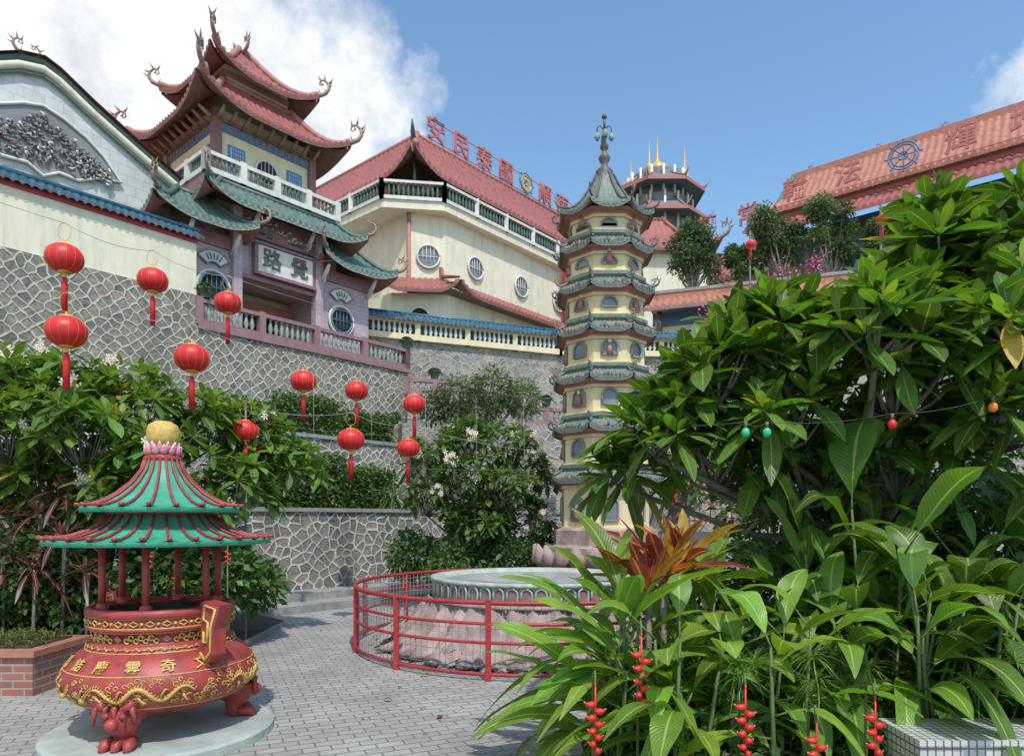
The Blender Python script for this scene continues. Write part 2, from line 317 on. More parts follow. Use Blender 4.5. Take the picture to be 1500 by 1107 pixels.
# leaves ------------------------------------------------------------
class Leaves:
    def __init__(s): s.b=[];s.d=[];s.L=[];s.W=[];s.g=[];s.r=[];s.c=[]
    def add(s,b,d,L,W,g,r,c): s.b.append(tuple(b));s.d.append(tuple(d));s.L.append(L);s.W.append(W);s.g.append(g);s.r.append(r);s.c.append(c)
    def build(s,name,mat,parent=None,nt=6,fold=.25,peak=1.25,wave=0):
        B=np.array(s.b);D=np.array(s.d);L=np.array(s.L)[:,None];W=np.array(s.W)[:,None];G=np.array(s.g)[:,None];R=np.array(s.r)[:,None];C=np.array(s.c)
        D/=np.linalg.norm(D,axis=1,keepdims=True); Z=np.array([[0,0,1.]])
        S=np.cross(D,np.repeat(Z,len(D),0)); nl=np.linalg.norm(S,axis=1,keepdims=True); S=np.where(nl<1e-3,np.array([[1,0,0.]]),S/np.maximum(nl,1e-3))
        U=np.cross(S,D); S2=S*np.cos(R)+U*np.sin(R); U2=-S*np.sin(R)+U*np.cos(R)
        ts=np.linspace(0,1,nt); V=[];UV=[]
        PH=rng.uniform(0,6,size=(len(D),1)); SB=rng.normal(size=(len(D),1))*.06
        for t in ts:
            w=max(.02,math.sin(PI*min(1,t)**peak))**.8
            ctr=B+D*L*(t-.25*np.minimum(G,1.5)*t*t*.6)-Z*L*G*t*t+S*L*SB*t*t*2
            for q in (-1,0,1):
                V.append(ctr+S2*(q*w*.5)*W+U2*(abs(q)*fold*w)*W*.5+ (U2*W*wave*abs(q)*np.sin(t*13+q*1.5+PH) if wave else 0)); UV.append((t,.5+.5*q))
        V=np.stack(V,1); n,k=V.shape[:2]
        me=bpy.data.meshes.new(name); me.vertices.add(n*k); me.vertices.foreach_set('co',V.reshape(-1).astype(np.float32))
        q=[]
        for i in range(nt-1):
            for j in range(2): a=i*3+j; q.append([a,a+1,a+4,a+3])
        q=np.array(q); F=(q[None]+(np.arange(n)*k)[:,None,None]).reshape(-1,4); nf=len(F)
        me.loops.add(nf*4); me.loops.foreach_set('vertex_index',F.reshape(-1).astype(np.int32))
        me.polygons.add(nf); me.polygons.foreach_set('loop_start',np.arange(0,nf*4,4,dtype=np.int32)); me.polygons.foreach_set('loop_total',np.full(nf,4,dtype=np.int32))
        me.polygons.foreach_set('use_smooth',np.ones(nf,dtype=bool)); me.update(calc_edges=True)
        uvl=me.uv_layers.new(name='UVMap'); UVa=np.tile(np.array(UV),(n,1))[F.reshape(-1)]; uvl.data.foreach_set('uv',UVa.reshape(-1).astype(np.float32))
        at=me.attributes.new('col','FLOAT_COLOR','POINT'); cc=np.concatenate([np.repeat(C,k,0),np.ones((n*k,1))],1); at.data.foreach_set('color',cc.reshape(-1).astype(np.float32))
        me.materials.append(M[mat]); o=bpy.data.objects.new(name,me); COL.objects.link(o)
        if parent: attach(o,parent)
        return o
def jit(c,v=.25,h=.12):
    k=1+random.uniform(-v,v); return (max(.003,c[0]*k*(1+random.uniform(-h,h)*1.6)),c[1]*k,max(.003,c[2]*k*(1+random.uniform(-h,h))))
def rosette(lv,p,ax,n,L,W,c,cy=None,droop=.25,e0=75,e1=-12):
    ax=Vector(ax).normalized(); a=ax.orthogonal().normalized(); b=ax.cross(a); ph0=random.uniform(0,6.28); tone=random.uniform(.75,1.25)
    c=tuple(q*tone for q in c)
    for i in range(n):
        f=i/max(1,n-1); ph=ph0+i*2.39996; el=math.radians(e0+(e1-e0)*f**.8+random.uniform(-9,9))
        d=ax*math.sin(el)+(a*math.cos(ph)+b*math.sin(ph))*math.cos(el); l=L*(.5+.55*min(1,f*1.6))*random.uniform(.8,1.12)
        cc=c if (cy is None or f>.35) else tuple(c[q]+(cy[q]-c[q])*(1-f/.35) for q in range(3))
        if random.random()<.012: cc=(.45,.32,.06)
        lv.add(Vector(p)+d*L*.06,d,l,W*(l/L)*random.uniform(.85,1.15),droop*random.uniform(.3,1.6)*(.4+f),random.uniform(-.35,.35),jit(cc))
def plumeria(name,base,fork,clumps,n,L,W,c,cy,nl=14,br=.03,flow=0,trunk=.1,droop=.2,e1=-12):
    e=empty(name,base); w=MB(); lv=Leaves(); fm=MB()
    base=Vector(base)
    for (x,y,z,r) in clumps:
        cc=Vector((x,y,z)); st=Vector(fork)+Vector((random.uniform(-.2,.2),random.uniform(-.2,.2),0))
        low=cc-Vector((0,0,r*.7)); mid=(st+low)/2+Vector((random.uniform(-.2,.2),random.uniform(-.1,.1),random.uniform(-.25,.05)))
        w.tube([base+Vector((random.uniform(-.08,.08),random.uniform(-.08,.08),0)),(base+st)/2+Vector((random.uniform(-.1,.1),0,0)),st,mid,low],[trunk,trunk*.9,trunk*.8,br*1.6,br*1.3],'wood',7)
        nn=int(n*(r/.5)**1.6)+3
        for i in range(nn):
            th=random.uniform(0,6.283); u=random.uniform(-.6,1); s_=math.sqrt(max(0,1-u*u)); rr=r*random.uniform(.5,1.08)
            d=Vector((s_*math.cos(th),s_*math.sin(th),u)); p=cc+Vector((d.x*rr,d.y*rr,d.z*rr*.8)); ax=(d*.8+Vector((0,0,.7)))
            w.tube([low,(low+p)/2+Vector((0,0,-.12*r)),p],[br,br*.7,br*.5],'wood',5)
            rosette(lv,p,ax,nl,L*random.uniform(.8,1.1),W,c,cy,droop,75,e1)
            if random.random()<flow:
                ff=p+ax.normalized()*L*.45
                for q in range(12):
                    g=ff+Vector([random.uniform(-.1,.1) for _ in range(3)]); a=random.uniform(0,6); 
                    for h in range(5):
                        a+=1.2566
                        fm.add([g,g+Vector((math.cos(a-.4)*.035,-.01,math.sin(a-.4)*.035)),g+Vector((math.cos(a)*.05,0,math.sin(a)*.05)),g+Vector((math.cos(a+.4)*.035,-.01,math.sin(a+.4)*.035))],[(0,1,2,3)],'flower')
    w.obj('trunk_and_branches',e); lv.build('leaves','leafP',e,nt=7,fold=.22,peak=1.35,wave=.03)
    if fm.v: fm.obj('blossoms',e)
    return e
def crown(lv,blobs,n,L,W,c,flat=1,hollow=.45):
    vol=[b[3]**2 for b in blobs]; tot=sum(vol)
    for (x,y,z,r),v in zip(blobs,vol):
        shade=random.uniform(.75,1.3)
        for i in range(int(n*v/tot)):
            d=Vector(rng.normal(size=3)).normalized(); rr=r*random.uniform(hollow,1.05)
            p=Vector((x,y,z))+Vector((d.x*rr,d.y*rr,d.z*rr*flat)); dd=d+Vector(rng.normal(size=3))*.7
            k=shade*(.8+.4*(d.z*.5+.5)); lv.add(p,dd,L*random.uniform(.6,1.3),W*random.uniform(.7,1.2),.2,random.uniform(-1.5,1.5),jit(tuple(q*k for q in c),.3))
def shrub(name,base,blobs,n,L,W,c,trunks=True,flat=1,nt=3,hollow=.45):
    e=empty(name,base); lv=Leaves(); crown(lv,blobs,n,L,W,c,flat,hollow); lv.build('foliage','leafS',e,nt=nt,fold=.15,peak=1.)
    if trunks:
        w=MB(); b=Vector(base)
        for x,y,z,r in blobs:
            q=Vector((x,y,z)); w.tube([b+Vector((random.uniform(-.1,.1),0,0)),b*.55+q*.45+Vector((random.uniform(-.15,.15),0,-.1)),q],[.09,.055,.02],'wood',6)
            for i in range(5):
                d=Vector(rng.normal(size=3)).normalized()*r*.8; w.tube([q*.7+b*.3,q+d*.4,q+d],[.03,.02,.008],'wood',4)
        w.obj('trunk_and_limbs',e)
    return e
def hedge(name,T,x0,x1,y0,y1,z0,z1,n,c):
    e=empty(name,tuple(T@Vector(((x0+x1)/2,(y0+y1)/2,z0)))); lv=Leaves()
    for i in range(n):
        f=random.random(); x=random.uniform(x0,x1);y=random.uniform(y0,y1);z=random.uniform(z0,z1)
        if f<.45: y=y0+random.uniform(-.06,.15)
        elif f<.75: z=z1+random.uniform(-.15,.08)+.06*math.sin(x*5)
        elif f<.88: x=x0+random.uniform(-.05,.12)
        else: x=x1-random.uniform(-.05,.12)
        lv.add(T@Vector((x,y,z)),rng.normal(size=3)+np.array([0,0,.6]),.13*random.uniform(.6,1.3),.07,.2,random.uniform(-1,1),jit(c,.4))
    lv.build('foliage','leafS',e,nt=3,fold=.2,peak=1.)
    m=MB(T); m.bx(x0+.15,x1-.15,y0+.15,y1-.15,z0,z1-.2,'soil'); m.obj('woody_core',e)
def text(body,loc,rot,size,k,ext,parent,name='character',off=.012):
    c=bpy.data.curves.new(name,'FONT'); c.body=body; c.size=size; c.extrude=ext; c.offset=size*off; c.align_x='CENTER'; c.align_y='CENTER'
    c.materials.append(M[k]); o=bpy.data.objects.new(name,c); o.location=loc; o.rotation_euler=rot; COL.objects.link(o); attach(o,parent); return o
# ------------------------------------------------------------------ camera, light, sky
cd=bpy.data.cameras.new('camera'); cam=bpy.data.objects.new('camera',cd); COL.objects.link(cam)
cam.location=(0,0,1.7); cam.rotation_euler=(PI/2,0,0); cd.lens=24; cd.sensor_width=36; cd.shift_y=.1377; cd.clip_end=4000; sc.camera=cam
sunv=Vector((.22,-.70,1.15)).normalized()
el=math.asin(sunv.z); az=math.atan2(sunv.x,sunv.y)
sd=bpy.data.lights.new('sun','SUN'); so=bpy.data.objects.new('sun',sd); COL.objects.link(so); so.location=(0,0,60)
so.rotation_euler=(-sunv).to_track_quat('-Z','Y').to_euler(); sd.energy=3.4; sd.angle=math.radians(1.2); sd.color=(1,.955,.89)
w=bpy.data.worlds.new('World'); sc.world=w; w.use_nodes=True; nt=w.node_tree; nt.nodes.clear()
wo=N(nt,'ShaderNodeOutputWorld'); bg=N(nt,'ShaderNodeBackground'); bg.inputs[1].default_value=.15; nt.links.new(bg.outputs[0],wo.inputs[0])
sky=N(nt,'ShaderNodeTexSky',sky_type='NISHITA'); sky.sun_disc=False; sky.sun_elevation=el; sky.sun_rotation=az; sky.air_density=1.2; sky.dust_density=.8; sky.ozone_density=1.6
tc=N(nt,'ShaderNodeTexCoord'); nrm=N(nt,'ShaderNodeVectorMath',operation='NORMALIZE'); nt.links.new(tc.outputs['Generated'],nrm.inputs[0])
def blob(c,r0,r1):
    c=Vector(c).normalized(); d=N(nt,'ShaderNodeVectorMath',operation='DISTANCE'); nt.links.new(nrm.outputs[0],d.inputs[0]); d.inputs[1].default_value=c
    r=N(nt,'ShaderNodeMapRange'); nt.links.new(d.outputs['Value'],r.inputs[0]); r.inputs[1].default_value=r0; r.inputs[2].default_value=r1; r.inputs[3].default_value=1; r.inputs[4].default_value=0; return r.outputs[0]
def mth(op,a,b):
    m=N(nt,'ShaderNodeMath',operation=op)
    for i,x in enumerate((a,b)):
        if isinstance(x,(int,float)): m.inputs[i].default_value=x
        else: nt.links.new(x,m.inputs[i])
    return m.outputs[0]
bl=mth('MAXIMUM',blob((-.60,1,.66),.16,.42),blob((.80,1,.66),.01,.12)); bl=mth('MAXIMUM',bl,blob((-.9,-.3,.5),.3,1.0)); bl=mth('MAXIMUM',bl,blob((-.30,1,.54),.06,.24))
n1=noise(nt,nrm.outputs[0],5.2,12,.66); n2=noise(nt,nrm.outputs[0],9,9,.62)
cv=mth('ADD',mth('MULTIPLY',bl,.58),n1)
cm=ramp(nt,cv,[(.74,(0,0,0)),(.97,(1,1,1))]).outputs[0]
shade=ramp(nt,n2,[(.33,(4.6,4.9,5.4)),(.52,(6.9,7.0,7.1))]).outputs[0]
skc=mixc(nt,1.0,sky.outputs[0],(1.12,1.34,1.40),'MULTIPLY')
nt.links.new(mixc(nt,cm,skc,shade),bg.inputs[0])
sc.view_settings.view_transform='Standard'; sc.view_settings.look='None'; sc.view_settings.exposure=0
# ------------------------------------------------------------------ ground, hill, terraces
g=MB(); g.add([(-300,-100,0),(300,-100,0),(300,400,0),(-300,400,0)],[(0,1,2,3)],'paving'); g.obj('paved_courtyard_ground')
def hz(x,y): 
    t=min(1,max(0,(y-58)/70)); return 4+44*t*t*(3-2*t)+2.5*math.sin(x*.06)*t+8*max(0,(x-40)/100)
g=MB(); g.grid(lambda u,v:(-260+560*u,58+240*v,hz(-260+560*u,58+240*v)+random.uniform(-.5,.5)),60,40,'hill'); g.obj('hillside_terrain')
F=frame(-9.76,20,0,ANG)
def W(a,b,z=0): return F@Vector((a,b,z))
g=MB(F); g.bx(-14,9,-8.27,-7.87,0,1.85,'stone_low'); g.bx(-14.02,9.02,-8.32,-7.82,1.85,1.93,'grey'); g.obj('lower_stone_wall')
g=MB(F); g.bx(-14,8.98,-7.87,-4.3,0,1.8,'soil'); g.bx(-14,8.98,-4.0,-.0,0,3.85,'soil'); g.obj('planting_terrace_ground')
g=MB(F); g.bx(-14,9,-4.3,-4.0,1.7,3.9,'stone_low'); g.bx(-14,9.02,-4.35,-3.95,3.9,4.0,'grey'); g.obj('middle_stone_wall')
g=MB(F); g.bx(.6,8.8,0,4,1.7,7.4,'stone'); g.bx(-16,.6,.02,4,1.7,8.4,'stone'); g.obj('stone_retaining_wall')
g=MB(F); g.bx(-4.2,9,-9.5,-8.27,0,.14,'grey'); g.bx(-4.2,9,-8.95,-8.27,.14,.28,'grey'); g.obj('stone_steps')
T9=[(-5.9,27.5),(2.15,30.7),(18,32.0),(40,24),(60,60),(-40,60),(-14,31)]
g=MB(); g.prism(T9,0,9.05,'stone_grey','grey'); g.obj('upper_terrace_stone_wall')
g=MB(F); g.bx(.55,8.9,-.08,.25,7.4,7.55,'maroon'); g.bx(8.62,8.9,.25,4,7.4,7.55,'maroon')
balustrade(g,(.6,.06,7.55),(8.76,.06,7.55),.72,'maroon','balgreen',2.0,.07,.2); balustrade(g,(8.76,.06,7.55),(8.76,3.6,7.55),.72,'maroon','balgreen',1.8,.07)
g.obj('terrace_balustrade')
def pot(loc,s=.22):
    e=empty('potted_plant',loc); m=MB(); m.lathe([(s*.55,0),(s*.75,s*.9),(s*.95,s),(s*.95,s*1.15),(s*.75,s*1.15),(.01,s*1.0)],loc,'dkgreen',12); m.obj('pot',e)
    lv=Leaves(); 
    for i in range(70): lv.add(Vector(loc)+Vector((0,0,s*1.1)),Vector((random.gauss(0,1),random.gauss(0,1),abs(random.gauss(1,.7)))),s*1.6,s*.4,.5,0,jit((.09,.16,.04)))
    lv.build('leaves','leafS',e,4)
for a in (.8,8.76): pot(tuple(W(a,.06,8.37)),.26)
e=empty('cream_boundary_wall',tuple(W(-6,0,8.4))); g=MB(F); g.bx(-16,.55,.08,.4,8.4,10.05,'cream'); g.bx(-16,.58,.03,.45,9.95,10.08,'red'); g.obj('wall',e)
g=MB(F); panel(g,(-16,-.10,10.12),(.7,-.10,10.12),(-16,.24,10.36),(.7,.24,10.36),'bluetile','soffit',.2,.045,0,.0,True,2,th=.04); g.tube([(-16,.24,10.40),(.7,.24,10.40)],.08,'bluetile',7)
panel(g,(.7,.62,10.12),(-16,.62,10.12),(.7,.24,10.38),(-16,.24,10.38),'bluetile','soffit',.22,.05,0,0,False,2,th=.04); g.obj('tile_coping',e)
# ------------------------------------------------------------------ gable building
e=empty('white_gable_building',tuple(W(-2.6,3,7.4))); g=MB(F)
prof=[(-9,11.4),(-7.2,12.5),(-5.2,13.7),(-3.9,14.45),(-3.2,14.85),(-2.6,15.0),(-2.2,14.85),(-1.3,14.3),(0,13.6),(1.2,13.0),(2.6,12.3)]
def strip(pr,y0,y1,zb,k):
    n=len(pr); vs=[(x,y0,z) for x,z in pr]+[(x,y0,zb) for x,z in pr]+[(x,y1,z) for x,z in pr]
    g.add(vs,[(n+i,n+i+1,i+1,i) for i in range(n-1)]+[(i,i+1,2*n+i+1,2*n+i) for i in range(n-1)],k)
strip(prof,3,3.5,7.3,'gablebrick'); g.obj('gable_wall',e)
g=MB(F)
for off,r,k in ((.0,.11,'dkgreen'),(-.2,.12,'cream'),(-.40,.04,'greentile')):
    g.tube([(x,2.9,z+off) for x,z in prof],r,k,7)
g.grid(lambda u,v:(np.interp(u,np.linspace(0,1,11),[p[0] for p in prof]),2.7+v*14,np.interp(u,np.linspace(0,1,11),[p[1] for p in prof])+.12+.05*abs(math.sin(v*60))),40,60,'redtile')
g.obj('roof',e)
g=MB(F)
rel=[(-4.6,12.2),(-4.2,12.9),(-3.7,13.3),(-3.1,13.6),(-2.6,13.75),(-2.1,13.6),(-1.5,13.3),(-1.0,12.9),(-.5,12.3),(-1.2,12.15),(-1.7,11.9),(-2.2,11.95),(-2.6,11.7),(-3,11.95),(-3.6,11.9),(-4.1,12.2)]
g.add([(x,2.94,z) for x,z in rel],[tuple(range(len(rel)))[::-1]],'farm'); g.tube([(x,2.92,z) for x,z in rel+[rel[0]]],.05,'white',6)
for i in range(340):
    x=random.uniform(-4.3,-.8); z=random.uniform(12.05,13.5-abs(x+2.6)*.6); a=random.uniform(0,6); s_=random.uniform(.3,.9)
    g.tube([(x,2.9,z),(x+.1*s_*math.cos(a),2.84,z+.1*s_*math.sin(a)),(x+.2*s_*math.cos(a+.8),2.9,z+.2*s_*math.sin(a+.8))],[.035,.035,.015],random.choice(['farm','farm','white','orn','farm','grey','grey','farroof']),5)
for x in np.arange(-8,2.2,1.1):
    for z in np.arange(9,14.5,1.1):
        if z<np.interp(x,[p[0] for p in prof],[p[1] for p in prof])-.9 and not(-4.8<x<-.3 and z>11.4): g.ball((x,2.97,z),.045,'grey',5)
g.obj('gable_relief',e); g=MB(F); g.curl((-3.1,2.9,15.0),(-1,0,0),.5); g.curl((-2.9,2.9,15.0),(1,0,0),.45); g.obj('ridge_ornament',e)
# ------------------------------------------------------------------ gate tower
def ringwin(g,c,r,axis,depth,frame_k='white',in_k='glass',bars=True):
    c=Vector(c); d=Vector(axis); z=Vector((0,0,1)); n=Vector((-d.y,d.x,0)); o=-n
    ps=[c+o*depth+(d*math.cos(t)+z*math.sin(t))*r for t in [2*PI*i/24 for i in range(25)]]
    g.tube(ps,r*.1,frame_k,6); m=[c+o*(depth*.5)+(d*math.cos(t)+z*math.sin(t))*r for t in [2*PI*i/24 for i in range(24)]]; g.add(m,[tuple(range(24))],in_k)
    if bars:
        for t in (-.5,-.17,.17,.5): 
            hh=math.sqrt(1-t*t)*r; g.tube([c+o*depth*.9+d*t*r-z*hh,c+o*depth*.9+d*t*r+z*hh],r*.035,frame_k,4)
        g.tube([c+o*depth*.9-d*r,c+o*depth*.9+d*r],r*.035,frame_k,4)
def archwin(g,c,w,h,axis,depth,frame_k='white',in_k='glass',fr=.05):
    c=Vector(c); d=Vector(axis).normalized(); z=Vector((0,0,1)); o=Vector((d.y,-d.x,0)); 
    ps=[c-d*w/2,c-d*w/2+z*(h-w/2)]+[c+z*(h-w/2)+(d*-math.cos(t)+z*math.sin(t))*w/2 for t in [PI*i/8 for i in range(1,8)]]+[c+d*w/2+z*(h-w/2),c+d*w/2]
    g.add([p+o*depth*.4 for p in ps],[tuple(range(len(ps)))[::-1]],in_k)
    g.tube([p+o*depth for p in ps+[ps[0]]],fr,frame_k,5)
e=empty('chinese_gate_tower',tuple(W(3.9,2,7.4)))
g=MB(F)
g.bx(.6,2.3,1.2,5,7.4,10.95,'purple'); g.bx(5.5,7.8,1.2,5,7.4,10.95,'purple')
g.bx(2.3,5.5,1.25,5,9.9,12.05,'purple'); g.bx(2.2,2.5,1.0,1.3,7.4,12.0,'purple'); g.bx(5.3,5.6,1.0,1.3,7.4,12.0,'purple')
g.bx(2.3,5.5,3.2,3.3,7.4,9.9,'cream'); g.bx(1.5,6.6,1.6,5,10.95,12,'purple')
g.bx(.6,2.32,1.12,1.18,10.5,10.9,'maroon'); g.bx(5.5,7.8,1.12,1.18,10.5,10.9,'maroon'); g.bx(2.5,5.3,1.1,1.22,11.2,11.95,'maroon'); g.bx(2.5,5.3,1.1,1.22,9.75,9.88,'maroon')
g.bx(2.0,5.6,1.8,5.4,12,15.4,'creamy')
g.bx(1.3,6.3,1.2,5.9,12.35,12.8,'maroon'); g.bx(2.6,5.0,2.4,4.8,15.4,17.4,'creamy'); g.bx(2.56,5.04,2.36,4.84,17.0,17.2,'orn')
g.obj('walls',e)
g=MB(F)
g.bx(2.95,5.25,1.0,1.2,9.98,11.02,'maroon'); g.bx(3.06,5.14,.97,1.0,10.06,10.94,'white')
for z0,z1 in ((9.94,10.03),(10.97,11.06)): g.bx(2.9,5.3,.93,1.02,z0,z1,'maroon')
for i in range(60):
    x=random.uniform(2.6,5.2); z=random.uniform(11.28,11.88); g.tube([(x,1.09,z),(x+.08,1.05,z+.05),(x+.14,1.09,z-.03)],[.03,.035,.01],random.choice(['white','teal','orn']),4)
for x in (1.6,6.5):
    ringwin(g,(x,1.2,9.15),.46,(1,0,0),.09,'teal','dark'); g.tube([(x+.54*math.cos(t),1.14,9.15+.54*math.sin(t)) for t in [2*PI*i/24 for i in range(25)]],.05,'cream',6)
    fo=[(x+.62*math.cos(t),1.13,9.72+.62*math.sin(t)) for t in [math.radians(q) for q in range(35,146,10)]]; fi=[(x+.25*math.cos(t),1.13,9.72+.25*math.sin(t)) for t in [math.radians(q) for q in range(145,34,-10)]]
    g.add([(p[0],p[1],p[2]) for p in fo+fi],[tuple(range(len(fo+fi)))[::-1]],'white'); g.tube(fo+fi+[fo[0]],.03,'balgreen',5)
    for t in (60,75,90,105,120): a=math.radians(t); g.tube([(x+.33*math.cos(a),1.11,9.72+.33*math.sin(a)),(x+.52*math.cos(a),1.11,9.72+.52*math.sin(a))],.02,'teal',4)
for x in (3.0,3.9,4.8): archwin(g,(x,3.2,7.5),.6,1.9,(1,0,0),.06,'wood_brown','dark')
g.bx(2.45,5.35,2.6,3.1,9.2,9.5,'redtile')
for (x,y) in ((2,1.8),(5.6,1.8),(2,5.4)): g.bx(x-.14,x+.14,y-.14,y+.14,12.8,15.3,'wood_brown')
g.bx(1.94,5.66,1.74,1.8,14.66,14.92,'blue'); g.bx(1.94,2.0,1.8,5.4,14.66,14.92,'blue'); 
for i in range(14): g.bx(2.1+i*.25,2.2+i*.25,1.71,1.74,14.7,14.88,'orn'); g.bx(1.9,1.94,1.95+i*.25,2.05+i*.25,14.7,14.88,'orn')
g.bx(1.9,5.7,1.7,1.8,14.97,15.06,'orn'); g.bx(1.9,2.0,1.8,5.4,14.97,15.06,'orn')
def lattice(g,u0,u1,z0,z1,face,k='blue'):
    def B(a0,a1,z0,z1,d0,d1,k):
        if face=='S': g.bx(a0,a1,1.8-d1,1.8-d0,z0,z1,k)
        else: g.bx(2.0-d1,2.0-d0,a0,a1,z0,z1,k)
    B(u0,u1,z0,z1,.0,.05,k); n=5
    B(u0+.08,u1-.08,z0+.08,z1-.08,.05,.055,'white')
    for i in range(n): a=u0+.1+(u1-u0-.2)*(i+.5)/n; B(a-.018,a+.018,z0+.1,z1-.1,.055,.08,k)
    for i in range(4): z=z0+.1+(z1-z0-.2)*(i+.5)/4; B(u0+.1,u1-.1,z-.014,z+.014,.056,.083,k)
lattice(g,2.4,3.0,13.5,14.3,'S'); lattice(g,4.6,5.2,13.5,14.3,'S'); lattice(g,2.2,2.7,13.2,14.3,'W'); lattice(g,4.4,5.0,13.2,14.3,'W')
ringwin(g,(3.8,1.8,13.85),.42,(1,0,0),.07,'white','dark'); ringwin(g,(2.0,3.55,13.8),.42,(0,-1,0),.07,'white','dark')
for i in range(9): 
    x=2+i*.45; g.tube([(x,1.8,14.95),(x,1.4,15.1),(x,1.2,15.22)],[.05,.07,.05],'orn',5); g.tube([(2.0,1.8+i*.45,14.95),(1.6,1.8+i*.45,15.1),(1.4,1.8+i*.45,15.22)],[.05,.07,.05],'orn',5)
for x in (.7,2.2,5.6,7.7,2.9,5.0): 
    z=10.9 if x in(.7,2.2,5.6,7.7) else 11.9
    g.tube([(x,1.2,z-.6),(x,.8,z-.25),(x,.6,z+.0)],[.05,.09,.06],'white',6); g.curl((x,1.0,z-.6),(0,-1,0),.3,'white')
g.obj('facade_details',e)
g=MB(F); balustrade(g,(1.35,1.15,12.8),(6.3,1.15,12.8),.62,'white','dkgreen',1.2,.05,.16); balustrade(g,(1.35,6,12.8),(1.35,1.15,12.8),.62,'white','dkgreen',1.2,.05,.16); g.obj('balcony_balustrade',e)
g=MB(F)
hiproof(g,-.5,2.7,.35,5.2,10.95,1.1,1.1,'greentile',up=.35,sag=.08,pitch=.22,amp=.05,fin=.65,upw=1.3,rk='dkgreen',under='pinkfascia',fas='balgreen')
hiproof(g,5.2,8.5,.35,5.2,10.95,1.1,1.1,'greentile',up=.35,sag=.08,pitch=.22,amp=.05,fin=.65,upw=1.3,rk='dkgreen',under='pinkfascia',fas='balgreen')
hiproof(g,1.0,7.0,.3,6.4,11.85,.8,.8,'greentile',up=.4,sag=.08,pitch=.22,amp=.05,fin=.6,upw=1.3,rk='dkgreen',under='pinkfascia',fas='balgreen')
g.obj('green_tile_roofs',e)
g=MB(F)
hiproof(g,1.05,6.55,.85,6.35,15.15,1.5,1.6,'redtile',up=.6,pitch=.22,amp=.055,fin=.85,upw=2.0,sag=.13,rr=.12,rk='pinkfascia')
hiproof(g,1.85,5.75,1.65,5.55,16.95,1.85,1.95,'redtile',up=.5,pitch=.2,amp=.05,fin=.75,upw=1.6,sag=.16,rr=.11,rk='pinkfascia')
for z,q in ((15.55,1.25),(17.25,1.98)):
    pass
g.curl((3.8,3.3,18.85),(0,-1,.3),.6); g.curl((3.8,3.9,18.85),(0,1,.3),.6); g.obj('red_tile_roofs',e)
text('路',W(3.55,.95,10.5),(PI/2,0,ANG),.72,'metal',.02,e); text('覺',W(4.6,.95,10.5),(PI/2,0,ANG),.72,'metal',.02,e)
# ------------------------------------------------------------------ great hall with inscription
TH=frame(-4.93,34,0,ANG); e=empty('great_hall_building',(-4.93,34,9))
g=MB(TH); g.bx(1.4,19,1.4,14,9,19.4,'cream'); g.bx(1.3,19.1,1.3,14.1,18.5,19.4,'soffit')
for i in range(18): g.bx(1.6+i,1.85+i,.5,1.4,18.8,19.35,'wood_brown')
for i in range(12): g.bx(.5,1.4,1.6+i,1.85+i,18.8,19.35,'wood_brown')
g.obj('walls',e)
g=MB(TH); hiproof(g,0,20,0,15,19.5,2.4,3.2,'redtile',up=.8,pitch=.4,amp=.11,fin=.0,upw=2.4,sag=.2,rr=.14,sides='SWE',rk='pinkfascia',under='soffit',fas='pinkfascia')
g.tube([(1.4,1.4,21.7),(.4,.4,20.85),(-.2,-.2,20.9),(-.4,-.4,21.3)],[.16,.15,.12,.04],'greentile',6); g.curl((1.2,1.2,19.2),(-1,-1,0),.9,'greentile'); g.obj('red_tile_roof',e)
g=MB(TH)
for z in (22.85,23.95): g.beam((3,2.3,z),(20,2.3,z),.04,.04,'sred')
for i in range(9): 
    for q in (-.65,.65): g.beam((3.7+2*i+q,2.3,23.4),(3.7+2*i+q+.001,2.3,23.4),.04,1.1,'sred')
def wheel(g,c,r,d,k1,k2):
    c=Vector(c);d=Vector(d);z=Vector((0,0,1))
    for q,k in ((r,k1),(r*.8,k2),(r*.3,k1)): g.tube([c+(d*math.cos(t)+z*math.sin(t))*q for t in [2*PI*i/24 for i in range(25)]],r*.07,k,6)
    for i in range(8): t=PI*i/4; g.tube([c,c+(d*math.cos(t)+z*math.sin(t))*r*1.18],r*.05,k2,5); g.ball(c+(d*math.cos(t)+z*math.sin(t))*r*1.18,r*.09,k1,6)
wheel(g,(11.7,2.25,23.5),.6,(1,0,0),'teal','hyel'); g.obj('sign_rails_and_wheel',e)
for i,ch in enumerate('安民泰國@順雨調風'):
    if ch!='@': text(ch,TH@Vector((3.7+2*i,2.25,23.4)),(PI/2,0,ANG),1.4,'sred',.05,e)
# cream bay with balcony
e=empty('cream_hall_building',(-4.1,33.4,9))
u=Vector((.648,.762)); v=Vector((-.762,.648)); D0=Vector((-4.98,33.2)); D1=Vector((-3.29,33.6)); 
body=[tuple(D0+v*6),tuple(D0),tuple(D1),tuple(D1+u*11),tuple(D1+u*11+v*6)]
B0=Vector((-6.2,32.5)); B1=Vector((-3.25,32.9)); bal=[tuple(B0+v*5),tuple(B0),tuple(B1),tuple(B1+u*11.6),tuple(B1+u*11.6+v*5)]
g=MB(); g.prism(body,9,16.95,'cream'); g.prism(bal,16.55,16.95,'cream'); 
K=Vector((-3.1,32.6)); K0=Vector((-5.7,32.3)); low=[tuple(K0+v*2),tuple(K0),tuple(K),tuple(K+u*11.5),tuple(K+u*11.5+v*2)]
g.prism(low,9,12.4,'cream')
for p in (D0,D1+u*11): g.tube([(p.x-.02,p.y-.1,9),(p.x-.02,p.y-.1,16.6)],.1,'pinkfascia',8)
